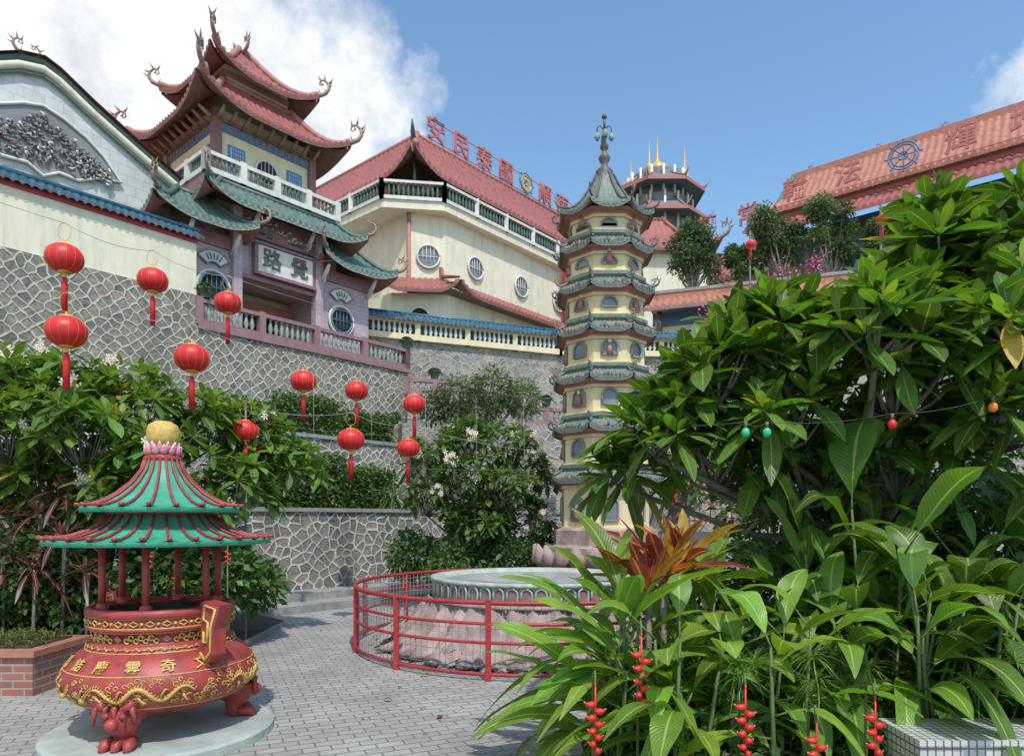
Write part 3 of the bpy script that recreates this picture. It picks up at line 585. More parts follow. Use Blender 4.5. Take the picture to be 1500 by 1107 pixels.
q=D1+u*9.6; g.tube([(q.x+.3,q.y-.3,12),(q.x+.3,q.y-.3,16.3)],.22,'red',8)
g.obj('walls',e)
g=MB()
for a,b in ((B0+v*4.8,B0),(B0,B1),(B1,B1+u*11.4)): balustrade(g,(a.x,a.y,16.95),(b.x,b.y,16.95),.85,'white','dkgreen',2.2,.07,.24)
g.obj('balcony_balustrade',e)
g=MB(); dch=(D1-D0).normalized()
ringwin(g,(-4.1,33.4,14.5),.55,(dch.x,dch.y,0),.1,'white','glass')
for t in (2.1,5.8,9.3): c=D1+u*t; ringwin(g,(c.x,c.y,14.6),.55,(u.x,u.y,0),.1,'white','glass')
dk=(K-K0).normalized(); c=K0.lerp(K,.5); archwin(g,(c.x,c.y,10.3),.95,1.45,(dk.x,dk.y,0),.08,'cream','dark',.06)
for t in (2.0,5.,8.): c=K+u*t; archwin(g,(c.x,c.y,10.2),.95,1.45,(u.x,u.y,0),.08,'cream','dark',.06)
g.obj('windows',e)
g=MB(); o=.7
Ke=K-v*o+Vector((.1,-.2)); K0e=K0+Vector((-.5,-.75)); Kt=K+v*.25+Vector((-.1,.5))
panel(g,(Ke.x,Ke.y,12.4),tuple(Ke+u*12.3)+(12.4,),(Kt.x,Kt.y,13.4),tuple(Kt+u*11.8)+(13.4,),'redtile','soffit',.3,.07,.5,.05,True,4,1.6)
panel(g,(K0e.x,K0e.y,12.4),(Ke.x,Ke.y,12.4),(K0.x-.3,K0.y+.8,13.4),(Kt.x,Kt.y,13.4),'redtile','soffit',.3,.07,.5,.05,True,4,1.1)
g.tube([(Ke.x,Ke.y-.1,13.0),(Kt.x,Kt.y,13.5),(Kt.x-.1,Kt.y+.3,14.0)],[.06,.1,.12],'redtile',6); g.obj('skirt_roof',e)
# upper terrace balustrade wall
e=empty('tiled_terrace_wall',(-2,29,9)); g=MB()
pts=[Vector((-5.9,27.4)),Vector((2.15,30.6)),Vector((16,31.6))]
gt=MB()
for a,b in zip(pts[:-1],pts[1:]):
    balustrade(g,(a.x,a.y,9.05),(b.x,b.y,9.05),.75,'creamy','white',2.4,.07,.22,'creamy',.12)
    d=(b-a).normalized(); n=Vector((-d.y,d.x)); a0=a-n*.26;b0=b-n*.26
    g.seg(tuple(a+n*.35),tuple(b+n*.35),.1,9.05,9.8,'dkgreen')
    panel(gt,(a0.x,a0.y,9.85),(b0.x,b0.y,9.85),(a.x,a.y,10.1),(b.x,b.y,10.1),'bluetile','soffit',.2,.05,0,0,True,2,th=.04)
    gt.tube([(a.x,a.y,10.12),(b.x,b.y,10.12)],.07,'bluetile',6)
g.obj('baluster_wall',e); gt.obj('tile_coping',e)
e=empty('stair_balustrades',(-3.4,24.5,5)); g=MB()
for (x0,y0,x1,y1,zb,zt) in ((-3.9,25.2,-1.9,26.0,3.9,6.3),(-2.3,24.2,-.2,25.0,3.9,5.75),(.2,23.6,2.2,24.4,3,5.0)):
    g.seg((x0,y0),(x1,y1),.4,zb,zt,'stone_grey'); balustrade(g,(x0,y0,zt),(x1,y1,zt),.55,'maroon','balgreen',1.1,.06,.2)
g.obj('balustrades',e)
for p in ((-2.9,25.6,6.95),(-1.2,24.6,6.4),(1.2,24,5.65),(-4.3,25,5.2)): pot(p,.24)
g=MB(); g.seg((-4.2,25.6),(3,27.5),1.5,1.7,5.2,'stone_grey'); g.obj('stair_landing_stone_wall')
# ------------------------------------------------------------------ pagoda
px,py=1.69,12.5
e=empty('seven_tier_pagoda',(px,py,0)); gw=MB();gr=MB();gd=MB()
def octp(r,z): return [(px+r*math.cos(PI/8+PI/4*i-PI/2),py+r*math.sin(PI/8+PI/4*i-PI/2),z) for i in range(8)]
def octband(g,prof,k):
    for (r0,z0),(r1,z1) in zip(prof[:-1],prof[1:]):
        a=octp(r0,z0);b=octp(r1,z1); g.add(a+b,[(i,(i+1)%8,8+(i+1)%8,8+i) for i in range(8)],k)
octband(gw,[(1.5,0),(1.5,.35),(1.3,.35),(1.3,.8),(1.12,.8),(1.12,1.2),(.98,1.25),(.98,1.5),(.85,1.55)],'pinkrock')
for i in range(24):
    a=2*PI*i/24; gw.tube([(px+1.05*math.cos(a),py+1.05*math.sin(a),.85),(px+1.22*math.cos(a),py+1.22*math.sin(a),1.0),(px+1.28*math.cos(a),py+1.28*math.sin(a),1.25)],[.13,.15,.03],'pinkrock',7)
ev=[2.36,3.24,4.10,4.94,5.70,6.42,7.08]; zb=1.5
for i,z in enumerate(ev):
    rw=.82-.028*i; re=rw+.19
    octband(gw,[(rw+.05,zb),(rw+.05,zb+.06),(rw,zb+.06),(rw,z-.12),(rw+.04,z-.12),(rw+.04,z-.07)],'pagcream')
    octband(gw,[(rw+.04,z-.07),(rw+.06,z-.03),(rw+.11,z-.02),(re-.03,z+.01)],'pinkfascia')
    for s_ in range(8):
        a0=PI/8+PI/4*s_-PI/2; a1=a0+PI/4; am=(a0+a1)/2
        c=Vector((px+rw*math.cos(PI/8)*math.cos(am),py+rw*math.cos(PI/8)*math.sin(am),zb+.17)); ax=(-math.sin(am),math.cos(am),0)
        hh=z-zb-.34; archwin(gd,c,.27,min(.42,hh+.03),ax,.025,'grey','glass',.02)
        if (s_+i)%2==0:
            o=Vector((math.cos(am),math.sin(am),0))*.02; gd.tube([c+o,c+o+Vector((0,0,.2))],[.07,.04],'pinkfascia',6); gd.ball(c+o+Vector((0,0,.24)),.04,'cream',6)
    ztop=z+.22
    if i<6:
        A_=octp(re,z+.02);B_=octp(rw-.02,ztop)
        for s_ in range(8):
            q=(s_+1)%8; P,hip,L=panel(gr,A_[s_],A_[q],B_[s_],B_[q],'pagtile','pinkfascia',.075,.02,.07,.0,True,3,.22,fas='pagtile',th=.05)
            gr.tube([hip(0)[0]]+hip(0)[::3],.02,'pagtile',5); d=Vector(A_[s_])-Vector((px,py,z)); gd.curl(hip(0)[0],d,.17,'metal' if s_%2 else 'orn'); gd.curl((Vector(hip(0)[0])+Vector(hip(0)[4]))/2,d,.13,'pagtile')
            for f in np.arange(.08,.95,.09):
                m_=Vector(A_[s_]).lerp(Vector(A_[q]),f); hh_=random.uniform(.02,.09); gd.tube([(m_.x,m_.y,m_.z),(m_.x,m_.y,m_.z+.03+hh_*.5),(m_.x+random.uniform(-.02,.02),m_.y,m_.z+.03+hh_)],[.022,.026,.008],random.choice(['orn','metal','pagtile','pinkfascia','metal']),5)
        octband(gd,[(rw+.02,ztop-.02),(rw+.06,ztop+.02),(rw+.06,ztop+.08),(rw+.0,ztop+.09)],'pagtile')
        zb=ztop+.05
    else:
        A_=octp(re+.04,z+.02);B_=octp(.17,z+.85)
        for s_ in range(8):
            q=(s_+1)%8; P,hip,L=panel(gr,A_[s_],A_[q],B_[s_],B_[q],'pagtile','pinkfascia',.085,.022,.1,.2,True,8,.35,fas='pagtile',th=.05)
            gr.tube(hip(0),.022,'metal',6); d=Vector(A_[s_])-Vector((px,py,z)); gd.curl(hip(0)[0],d,.19,'metal' if s_%2 else 'orn')
z=ev[-1]+.85; gd.lathe([(.17,0),(.13,.06),(.16,.12),(.10,.18),(.05,.25),(.09,.32),(.11,.38),(.06,.44),(.035,.5),(.075,.55),(.08,.6),(.04,.66),(.03,.72),(.06,.76),(.03,.82),(.02,1.15),(.001,1.2)],(px,py,z),'metal',14)
for dx,dy in ((.13,0),(-.13,0),(0,.13),(0,-.13)):
    gd.tube([(px,py,z+.88),(px+dx*.6,py+dy*.6,z+.97),(px+dx,py+dy,z+.92),(px+dx,py+dy,z+.84)],.012,'metal',5); gd.lathe([(.012,.84),(.045,.79),(.05,.73),(.02,.69)],(px+dx,py+dy,z),'balgreen',8)
gd.ball((px,py,z+1.13),.05,'metal',8)
gw.obj('walls',e);gr.obj('tile_roofs',e);gd.obj('niches_and_spire',e)
# ------------------------------------------------------------------ censer
cx,cy_=-2.76,5.4
e=empty('temple_incense_burner',(cx,cy_,0)); g=MB()
g.lathe([(.001,.08),(.80,.08),(.83,.06),(.83,0)],(cx,cy_,0),'disc',48,False); g.obj('round_plinth',e)
bp=[(.46,1.0),(.48,1.04),(.515,1.04),(.53,1.02),(.53,.985),(.515,.975),(.515,.915),(.53,.905),(.525,.885),(.475,.87),(.465,.80),(.49,.785),(.51,.77),(.515,.745),(.53,.73),(.56,.715),(.62,.66),(.67,.59),(.695,.52),(.685,.46),(.64,.39),(.55,.32),(.42,.27),(.25,.25),(.001,.245)]
g=MB(); g.lathe(bp,(cx,cy_,0),'cred',64); g.lathe([(.46,1.0),(.45,.9),(.001,.88)],(cx,cy_,0),'soil',32)
bz=[p[1] for p in bp[5:]][::-1]; brr=[p[0] for p in bp[5:]][::-1]
def br(z): return float(np.interp(z,bz,brr))
for ft in (-90,30,150):
    a=math.radians(ft); d=Vector((math.cos(a),math.sin(a),0)); c=Vector((cx,cy_,0)); s_=Vector((-d.y,d.x,0))
    g.tube([c+d*.40+Vector((0,0,.36)),c+d*.52+Vector((0,0,.34)),c+d*.57+Vector((0,0,.27)),c+d*.53+Vector((0,0,.19)),c+d*.53+Vector((0,0,.13)),c+d*.56+Vector((0,0,.09))],[.13,.15,.13,.085,.075,.09],'cred',12)
    for t in (-.07,0,.07): g.tube([c+d*.55+s_*t+Vector((0,0,.13)),c+d*.64+s_*t*1.2+Vector((0,0,.12)),c+d*.68+s_*t*1.25+Vector((0,0,.088))],[.04,.042,.02],'cred',7)
    for t in (-.06,.06): g.ball(c+d*.66+s_*t+Vector((0,0,.33)),.03,'cred',6); g.tube([c+d*.55+s_*t*1.6+Vector((0,0,.40)),c+d*.65+s_*t*1.9+Vector((0,0,.42)),c+d*.69+s_*t*1.2+Vector((0,0,.38))],[.04,.04,.015],'cred',6)
    g.ball(c+d*.70+Vector((0,0,.28)),.045,'cred',7)
    for t in (-.1,-.05,.0,.05,.1): g.tube([c+d*.58+s_*t+Vector((0,0,.42)),c+d*.67+s_*t*1.3+Vector((0,0,.38)),c+d*.66+s_*t*1.5+Vector((0,0,.26))],[.02,.022,.01],'cred',5)
for ah in (-34,146):
    a=math.radians(ah); d=Vector((math.cos(a),math.sin(a),0)); s_=Vector((-d.y,d.x,0)); c=Vector((cx,cy_,0))
    pl=[(.53,.70),(.66,.64),(.76,.72),(.76,.90),(.84,1.08),(.64,1.10),(.60,.98),(.60,.80)]
    vs=[c+d*r+Vector((0,0,z))+s_*w_ for w_ in (-.05,.05) for r,z in pl]; n=len(pl)
    g.add(vs,[tuple(range(n)),tuple(range(2*n-1,n-1,-1))]+[(i,n+i,n+(i+1)%n,(i+1)%n) for i in range(n)],'cred')
    for w_ in (-.055,.055):
        kp=[(.60,.72),(.66,.67),(.73,.74),(.73,.91),(.79,1.05),(.67,1.07),(.64,.97),(.70,.95),(.69,.80),(.64,.80),(.645,.88)]
        g.tube([c+d*r+Vector((0,0,z))+s_*w_ for r,z in kp],.011,'gold',5)
g.obj('bowl',e)
g=MB(); C=Vector((cx,cy_,0))
def onb(a,z,off=.008): r=br(z)+off; return (cx+r*math.cos(a),cy_+r*math.sin(a),z)
for z in (.98,.91,.875,.76,.735,.60,.36): g.tube([onb(2*PI*i/64,z,.002) for i in range(65)],.005,'gold',5)
for i in range(30):
    a=2*PI*i/30; g.tube([onb(a-.06,.945),onb(a,.965),onb(a+.06,.945),onb(a,.925),onb(a-.06,.945)],.006,'gold',4); a+=PI/30; g.ball(onb(a,.945),.012,'gold',5)
for i in range(9):
    a0=2*PI*i/9
    for q in range(7):
        a=a0+(q-3)*.07; z=.83+.012*((q%2)*2-1); g.tube([onb(a+.035*math.cos(t),z+.018*math.sin(t),.012) for t in [k*PI/4 for k in range(8)]],.008,'gold',4)
    a=a0+PI/9; g.add([onb(a-.07,.83,.015),onb(a,.855,.015),onb(a+.07,.83,.015),onb(a,.805,.015)],[(0,1,2,3)],'sred')
for i in range(40):
    a=2*PI*i/40; g.tube([onb(a-.05,.76,.01),onb(a-.02,.775,.01),onb(a+.02,.75,.01),onb(a+.05,.765,.01)],.006,'gold',4)
for dgn in range(4):
    a0=2*PI*dgn/4-PI/2+.2; sg=1 if dgn%2 else -1
    pts=[];rd=[]
    for i in range(60):
        t=i/59; pts.append(onb(a0+sg*(t-.5)*1.15,.475+.045*math.sin(t*17),.005)); rd.append(.004+.012*math.sin(PI*min(1,t*1.1+.02))**.6)
    g.tube(pts,rd,'gold',7)
    for i in range(0,40):
        t=i/39; aa=a0+sg*(t-.5)*1.15; zz=.475+.045*math.sin(t*17); g.tube([onb(aa,zz+.012,.008),onb(aa+.012,zz+.032,.008)],[.007,.002],'gold',4)
    for i in range(6):
        aa=a0+sg*(.1+.18*i-.5)*1.15; zz=.46; sgn=1 if i%2 else -1; g.tube([onb(aa,zz,.01),onb(aa+.04,zz+.05*sgn,.01),onb(aa+.07,zz+.045*sgn,.01)],[.01,.007,.003],'gold',5)
    h=Vector(pts[-1]); g.ball(h,.026,'gold',6)
for i in range(300):
    a=random.uniform(0,2*PI); z=random.uniform(.385,.575); s_=random.uniform(.014,.026)
    g.tube([onb(a+s_*1.4*math.cos(t)*(1-t/9),z+s_*math.sin(t)*(1-t/9),.003) for t in np.linspace(0,5.5,8)],.0042,'gold',4)
g.obj('gold_relief',e)
for i,ch in enumerate('嘉結慶雲奇文'):
    a=math.radians(-90-52+i*20.5); z=.655; r=br(z)+.010
    tilt=math.radians(52); text(ch,(cx+r*math.cos(a),cy_+r*math.sin(a),z),(tilt,0,a+PI/2),.105,'gold',.003,e)
g=MB()
for i in range(6):
    a=PI/6+i*PI/3+.2; x,y=cx+.42*math.cos(a),cy_+.42*math.sin(a); g.tube([(x,y,1.0),(x,y,1.56)],.027,'cred',10); g.lathe([(.045,0),(.045,.03),(.03,.05)],(x,y,1.02),'cred',10)
def broof(prof,nr,rr_):
    ns=nr*6
    vs=[]
    for r,z in prof:
        for j in range(ns):
            a=2*PI*j/ns; sg_=abs(math.sin(a*nr/2)); vs.append((cx+r*math.cos(a),cy_+r*math.sin(a),z-.014*sg_*(r/prof[-1][0])))
    g.add(vs,[(i*ns+j,i*ns+(j+1)%ns,(i+1)*ns+(j+1)%ns,(i+1)*ns+j) for i in range(len(prof)-1) for j in range(ns)],'cgreen',True)
    g.lathe([(prof[0][0],prof[0][1]-.03)]+[(r*.995,z-.045) for r,z in prof[1:]],(cx,cy_,0),'cred',72,True)
    L=len(prof)
    for i in range(nr):
        a=2*PI*i/nr; g.tube([(cx+(r+.006)*math.cos(a),cy_+(r+.006)*math.sin(a),z+.008) for r,z in prof]+[(cx+(prof[-1][0]+.03)*math.cos(a),cy_+(prof[-1][0]+.03)*math.sin(a),prof[-1][1]+.010)],[rr_*(.75+.4*q/L) for q in range(L)]+[rr_*1.35],'cred',7)
    R,zr=prof[-1]; g.lathe([(R-.02,zr-.05),(R+.002,zr-.045),(R+.0,zr-.012)],(cx,cy_,0),'cgreen',72)
broof([(.12,2.18),(.15,2.08),(.22,1.98),(.32,1.89),(.42,1.83),(.51,1.80),(.565,1.80)],20,.012)
broof([(.36,1.74),(.42,1.67),(.51,1.61),(.62,1.57),(.73,1.55),(.80,1.555)],30,.012)
g.lathe([(.48,1.77),(.41,1.78),(.38,1.73)],(cx,cy_,0),'cred',40); g.lathe([(.38,1.54),(.46,1.54),(.46,1.585),(.38,1.61)],(cx,cy_,0),'cred',40)
g.lathe([(.12,2.15),(.14,2.17),(.125,2.20),(.10,2.21)],(cx,cy_,0),'cred',24)
for lay,(r,z,n) in enumerate(((.115,2.2,12),(.10,2.225,12))):
    for i in range(n):
        a=2*PI*(i+.5*lay)/n; d=Vector((math.cos(a),math.sin(a),0)); c=C+Vector((0,0,z)); g.tube([c+d*(r-.03),c+d*r+Vector((0,0,.03)),c+d*(r+.012)+Vector((0,0,.075))],[.02,.032,.006],'pink' ,6); g.tube([c+d*(r+.01)+Vector((0,0,.05)),c+d*(r+.016)+Vector((0,0,.08))],[.014,.004],'white',5)
g.lathe([(.10,2.2),(.10,2.26),(.09,2.29),(.001,2.29)],(cx,cy_,0),'cred',20)
g.lathe([(.001,2.27),(.10,2.28),(.118,2.33),(.12,2.39),(.105,2.44),(.06,2.47),(.001,2.475)],(cx,cy_,0),'gold',28)
g.obj('canopy',e)
# ------------------------------------------------------------------ ring fence + lotus basin
rx,ry,R=.35,9.6,2.5
e=empty('red_ring_fence',(rx,ry,0)); g=MB()
def rp(a,z,r=R): return (rx+r*math.cos(a),ry+r*math.sin(a),z)
for z,t in ((.82,.026),(.60,.018),(.40,.018),(.07,.018)): g.tube([rp(2*PI*i/72,z) for i in range(73)],t,'red',7)
for i in range(13): a=2*PI*i/13+.12; p=rp(a,0); g.bx(p[0]-.03,p[0]+.03,p[1]-.03,p[1]+.03,0,.85,'red')
g.obj('rails_and_posts',e)
g=MB()
for i in range(190): a=2*PI*i/190; g.tube([rp(a,.06,R-.03),rp(a,.8,R-.03)],.003,'wire',3)
for z in (.14,.22,.3,.48,.54,.68,.75): g.tube([rp(2*PI*i/72,z,R-.03) for i in range(73)],.003,'wire',3)
g.obj('wire_mesh',e)
e=empty('lotus_fountain_basin',(rx,ry,0)); g=MB()
g.lathe([(1.30,.84),(1.36,.92),(1.46,.92),(1.47,.88),(1.42,.86),(1.42,.64)],(rx,ry,0),'palered',112,True,0,lambda a,z:1+.02*abs(math.sin(a*28)))
g.lathe([(1.32,.86),(.9,.88),(.8,.80),(.001,.80)],(rx,ry,0),'grey',32)
for i in range(52):
    a=2*PI*i/52; c=Vector(rp(a,.66,1.44)); archwin(g,c,.13,.2,(-math.sin(a),math.cos(a),0),.012,'palered','maroon',.016)
g.lathe([(1.50,.66),(1.56,.63),(1.47,.60)],(rx,ry,0),'pinkrock',64)
def rmod(a,z): return 1+.12*abs(math.sin(a*12+.5*math.sin(a*3)))**.7*(1.0-z)+.03*math.sin(a*37+z*9)+.022*math.sin(a*71-z*14)
g.lathe([(1.46,.62),(1.52,.52),(1.60,.38),(1.68,.24),(1.86,.12),(2.0,.07),(1.9,.02)],(rx,ry,0),'pinkrock',280,True,0,rmod)
for i in range(150):
    a=random.uniform(0,6.28); p=Vector(rp(a,random.uniform(.02,.2),random.uniform(1.75,2.15))); s_=random.uniform(.05,.19); d=Vector((math.cos(a),math.sin(a),-.5)); t=Vector((-math.sin(a),math.cos(a),0))
    g.add([p-t*s_,p+d*s_*1.2,p+t*s_,p-d*s_+Vector((0,0,.1)),p+Vector((0,0,s_*.5))],[(0,1,4),(1,2,4),(2,3,4),(3,0,4),(0,3,2,1)],random.choice(['pinkrock','pinkrock','grey']))
g.obj('basin',e)
# ------------------------------------------------------------------ lanterns
def lantern(x,y,z,r,tassel=True,up=.35):
    e=empty('red_lantern',(x,y,z)); g=MB(); n=14; h=.8
    g.lathe([(max(.28*r,r*math.sin(PI*i/n)**.85),-r*h*math.cos(PI*i/n)) for i in range(1,n)],(x,y,z),'lant',36,True,0,lambda a,zz:1-.04*abs(math.sin(a*7))**.4)
    for i in range(14):
        a=PI*i/7; g.tube([(x+max(.28*r,r*math.sin(PI*q/10)**.85)*1.005*math.cos(a),y+max(.28*r,r*math.sin(PI*q/10)**.85)*1.005*math.sin(a),z-r*h*math.cos(PI*q/10)) for q in range(1,10)],.0016,'lgold',3)
    for s_ in (1,-1): g.lathe([(.01,s_*r*h*1.02),(.34*r,s_*r*h*1.02),(.36*r,s_*r*h*.9),(.3*r,s_*r*h*.86)],(x,y,z),'lgold',16)
    g.tube([(x,y,z+r*h),(x,y,z+r*h+.05)],.008,'lgold',5); g.tube([(x+.08*math.sin(t),y,z+r*h+.15+.11*math.cos(t)) for t in np.linspace(0,6.28,11)],.0035,'lgold',4)
    if tassel:
        g.lathe([(.1*r,-r*h),(.12*r,-r*h-.06)],(x,y,z),'lgold',8); g.tube([(x,y,z-r*h-.05),(x,y,z-r*h-.12),(x,y,z-r*h-.4-.3*r)],[.02,.036,.034],'lant',8)
    g.obj('lantern_body',e)
LN=[(-5.31,8.1,4.79,.21),(-4.83,7.4,3.73,.21),(-5.0,9.5,5.02,.205),(-3.94,8.4,3.68,.21),(-4.37,10.5,5.02,.205),(-3.36,11,3.92,.21),(-2.48,10.5,2.92,.21),(-2.80,12.3,4.01,.21),(-1.76,12.3,3.77,.205),(-1.87,12.3,2.98,.205)]
for l in LN: lantern(*l)
lantern(8.75,25,11.75,.2); lantern(11.4,21,10.9,.2); lantern(-3.55,9.1,2.88,.17)
def cat(a,b,s_,n=12): a=Vector(a);b=Vector(b); return [a.lerp(b,i/n)+Vector((0,0,-s_*4*(i/n)*(1-i/n))) for i in range(n+1)]
e=empty('lantern_wires',(-4,9,5)); g=MB()
tp=lambda l:(l[0],l[1],l[2]+l[3]*.8+.25)
def chain(ps,s_=.08):
    for a,b in zip(ps[:-1],ps[1:]): g.tube(cat(a,b,s_),.0045,'wire',3)
chain([(-7.5,5.5,5.6),tp(LN[0]),tp(LN[2]),tp(LN[4]),(-3.9,20,7.6)]); chain([(-6.6,5.6,4.2),tp(LN[1]),tp(LN[3]),tp(LN[5]),tp(LN[7]),tp(LN[8]),(.9,12.5,4.4)])
chain([(-3.55,9.1,3.2),tp(LN[6]),tp(LN[9]),(.9,12.5,2.9)]); chain([tuple(W(2.6,1.0,10)),(2,29,14.5)],.3)
for k in range(7):
    x=-4.6+k*.8; y=9.6+k*.35; g.tube([(x,y,4.0-.05*k),(x+.02,y,2.0)],.0022,'wire',3)
for z in (3.2,2.7): g.tube(cat((-4.9,9.4,z),(.7,12.3,z-.1),.12),.0022,'wire',3)
g.obj('wires',e)
g=MB()
for x,y in ((-7.5,5.5),(-6.6,5.6),(-3.55,9.1)): g.tube([(x,y,0),(x,y,5.7 if x<-7 else (4.3 if x<-4 else 3.25))],.014,'wood',6)
g.obj('wire_posts')
g=MB(); g.tube([(8.75,25.1,5),(8.75,25.1,12.3)],.04,'metal',8); g.tube([(11.4,21.1,5),(11.4,21.1,11.5)],.04,'metal',8); g.obj('lantern_poles')
# ------------------------------------------------------------------ planters & beds
e=empty('brick_planter',(-5,6.6,0)); g=MB(); g.bx(-6.4,-4.6,6.55,7.4,0,.38,'brick'); g.bx(-6.44,-4.56,6.51,7.44,.38,.44,'orangetile'); g.bx(-6.3,-4.7,6.65,7.3,.44,.46,'soil'); g.obj('planter_box',e)
lv=Leaves()
for i in range(1100): lv.add((random.uniform(-6.2,-4.75),random.uniform(6.7,7.25),.45),Vector((random.gauss(0,.5),random.gauss(0,.5),1)),random.uniform(.12,.35),.016,.6,0,jit((.13,.15,.05)))
lv.build('grass','leafS',e,4)
e=empty('mosaic_tile_bench',(2.8,3.9,0)); g=MB(); g.bx(2.22,4.0,3.72,4.1,0,.47,'mosaic'); g.bx(2.2,4.02,3.7,4.12,.47,.5,'mosaictop'); g.obj('bench',e)
g=MB(); g.prism([(-12,7.6),(-4.6,7.4),(-3.5,8.4),(-3.6,10.8),(-5.2,12.4),(-12,12)],.0,.1,'grey','soil'); g.obj('garden_bed_ground')
g=MB(); g.prism([(.5,3.9),(1.2,3.5),(2.1,4.15),(12,4.15),(12,14),(4,14),(3.2,9),(2.6,6.9),(1.2,5.9),(.5,5.2)],.0,.08,'grey','soil'); g.obj('planting_bed_ground')
e=empty('fallen_leaves',(-3.5,5.6,0)); lv=Leaves()
for x,y in ((-3.75,5.75),(-1.2,6.4),(-1.8,8.6),(-.6,5.9),(-3.3,7.0),(-1.0,7.4)): lv.add((x,y,.012),(random.gauss(0,1),random.gauss(0,1),.08),.12,.05,-.05,0,(.2,.09,.03))
for i in range(40): lv.add((random.uniform(-4,1),random.uniform(5,13),.01),(random.gauss(0,1),random.gauss(0,1),.1),.05,.025,-.05,0,jit((.2,.12,.05)))
lv.build('leaves','leafS',e,4,.3)
# ------------------------------------------------------------------ right side : steps, gate, halls
g=MB(); 
for i in range(8): g.bx(2.6,9,16+i*.4,20,.001+i*.17,.17+i*.17,'grey')
g.bx(2.4,16,20,27,0,1.55,'stone_grey'); g.obj('stone_stairway')
e=empty('red_gold_gate',(6,20.5,1.5)); g=MB()
for i in range(16): x=5.0+i*.16; g.tube([(x,20.5,1.55),(x,20.5,2.75)],.02,'gold' if i%2 else 'red',5)
for z in (1.65,2.2,2.7): g.beam((4.9,20.5,z),(7.5,20.5,z),.05,.06,'red')
for x in (4.85,7.55): g.bx(x-.15,x+.15,20.35,20.65,1.55,3.1,'red'); g.ball((x,20.5,3.2),.15,'gold',8)
g.obj('gate_leaves',e)
e=empty('terrace_hall_building',(12,31,9)); ta=math.atan2(-3.0,8.6); TR=frame(7.0,34.2,0,ta)
g=MB(TR); g.bx(0,24,1.2,5,9,12.3,'cream'); g.bx(-.1,24.1,1.1,1.2,11.6,12.3,'teal'); 
for i in range(9): g.tube([(.3+i*2.6,.6,9),(.3+i*2.6,.6,12.2)],.16,'wood_brown',10); g.bx(1.1+i*2.6,2.2+i*2.6,1.12,1.19,9.5,11.3,'dark')
g.bx(-.4,24.4,1.3,6,12.9,13.35,'orangetile'); g.bx(-.4,24.4,1.25,6,13.35,13.5,'grey'); g.obj('walls',e)
g=MB(TR); panel(g,(-.6,-.2,12.2),(24.6,-.2,12.2),(-.4,1.3,13.0),(24.4,1.3,13.0),'orangetile','soffit',.34,.10,0,.0,True,4,fas='teal'); g.obj('orange_tile_roof',e)
wq=math.atan2(-.648,.762); TQ=frame(12.5,50,0,wq)
e=empty('long_temple_hall_building',(12.5,50,9)); g=MB(TQ)
g.bx(6.4,42,1.0,12,9,20.9,'teal'); g.bx(6.3,42,.7,1.0,19.3,20.7,'blue'); g.bx(6.3,42,.9,1.0,15.5,17.5,'soffit')
for i in range(19):
    x=6.8+i*1.9; g.tube([(x,.2,12),(x,.2,20.3)],.2,'wood_brown',10); g.curl((x,.0,19.3),(0,-1,0),.8,'teal'); g.bx(x+.3,x+1.6,.62,.7,19.5,20.5,random.choice(['orn','teal','soffit'])); ringwin(g,(x+.95,.62,17.9),.45,(1,0,0),.1,'hyel','blue',False)
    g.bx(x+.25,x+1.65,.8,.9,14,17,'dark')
g.obj('walls_and_columns',e)
g=MB(TQ); panel(g,(5.2,-1.8,20.2),(43,-1.8,20.2),(5.2,1.0,22.0),(43,1.0,22.0),'redtile','teal',.42,.12,.5,.05,True,5,fas='pinkfascia')
g.bx(5.6,43,1.0,1.4,21.9,22.5,'sred'); g.bx(5.6,43,.9,1.0,22.35,22.55,'orn')
panel(g,(5.8,.6,22.5),(43,.6,22.5),(6.8,3.6,25.7),(43,3.6,25.7),'orangetile','teal',.42,.13,.2,.08,True,6,fas='pinkfascia')
g.bx(6.6,43,3.5,4.0,25.6,26.1,'orangetile'); g.tube([(5.4,-1.6,20.9),(5.9,0,21.6),(6.2,.9,22.6),(6.8,3.6,26.0)],.18,'greentile',6)
for i in range(9): g.curl((8+i*4,3.7,26.0),(1 if i%2 else -1,0,0),.5,'sred')
g.obj('orange_tile_roof',e)
g=MB(TQ); g.bx(-6,6.3,2.0,10,9,17.6,'teal')
panel(g,(-6.6,-.2,17.3),(6.2,-.2,17.3),(-6.6,1.8,19.0),(6.2,1.8,19.0),'redtile','teal',.42,.12,.5,.1,True,5); panel(g,(-6.2,1.6,19.2),(6.2,1.6,19.2),(-4.5,4.2,21.6),(6.2,4.2,21.6),'redtile','teal',.42,.12,.5,.1,True,5)
g.tube([(-4.5,4.2,21.7),(6.2,4.2,21.7)],.2,'sred',6); g.curl((-4.5,4.2,21.7),(-1,0,0),1.4,'sred'); g.obj('west_wing',e)
g=MB(TQ); wheel(g,(14.3,-.2,23.3),.8,(1,0,0),'blue','teal')
for z in (22.3,): g.beam((7,-.4,z),(42,-.4,z),.05,.05,'sred')
g.obj('dharma_wheel',e)
for x,ch in ((2.0,'轉'),(5.0,'常'),(8.1,'輪'),(11.3,'法'),(17.2,'輝'),(20.2,'增'),(23.1,'日'),(26.0,'佛')):
    zz=23.1 if x>6 else 22.3
    text(ch,TQ@Vector((x,-.4,zz)),(PI/2,0,wq),1.6,'sred',.06,e)
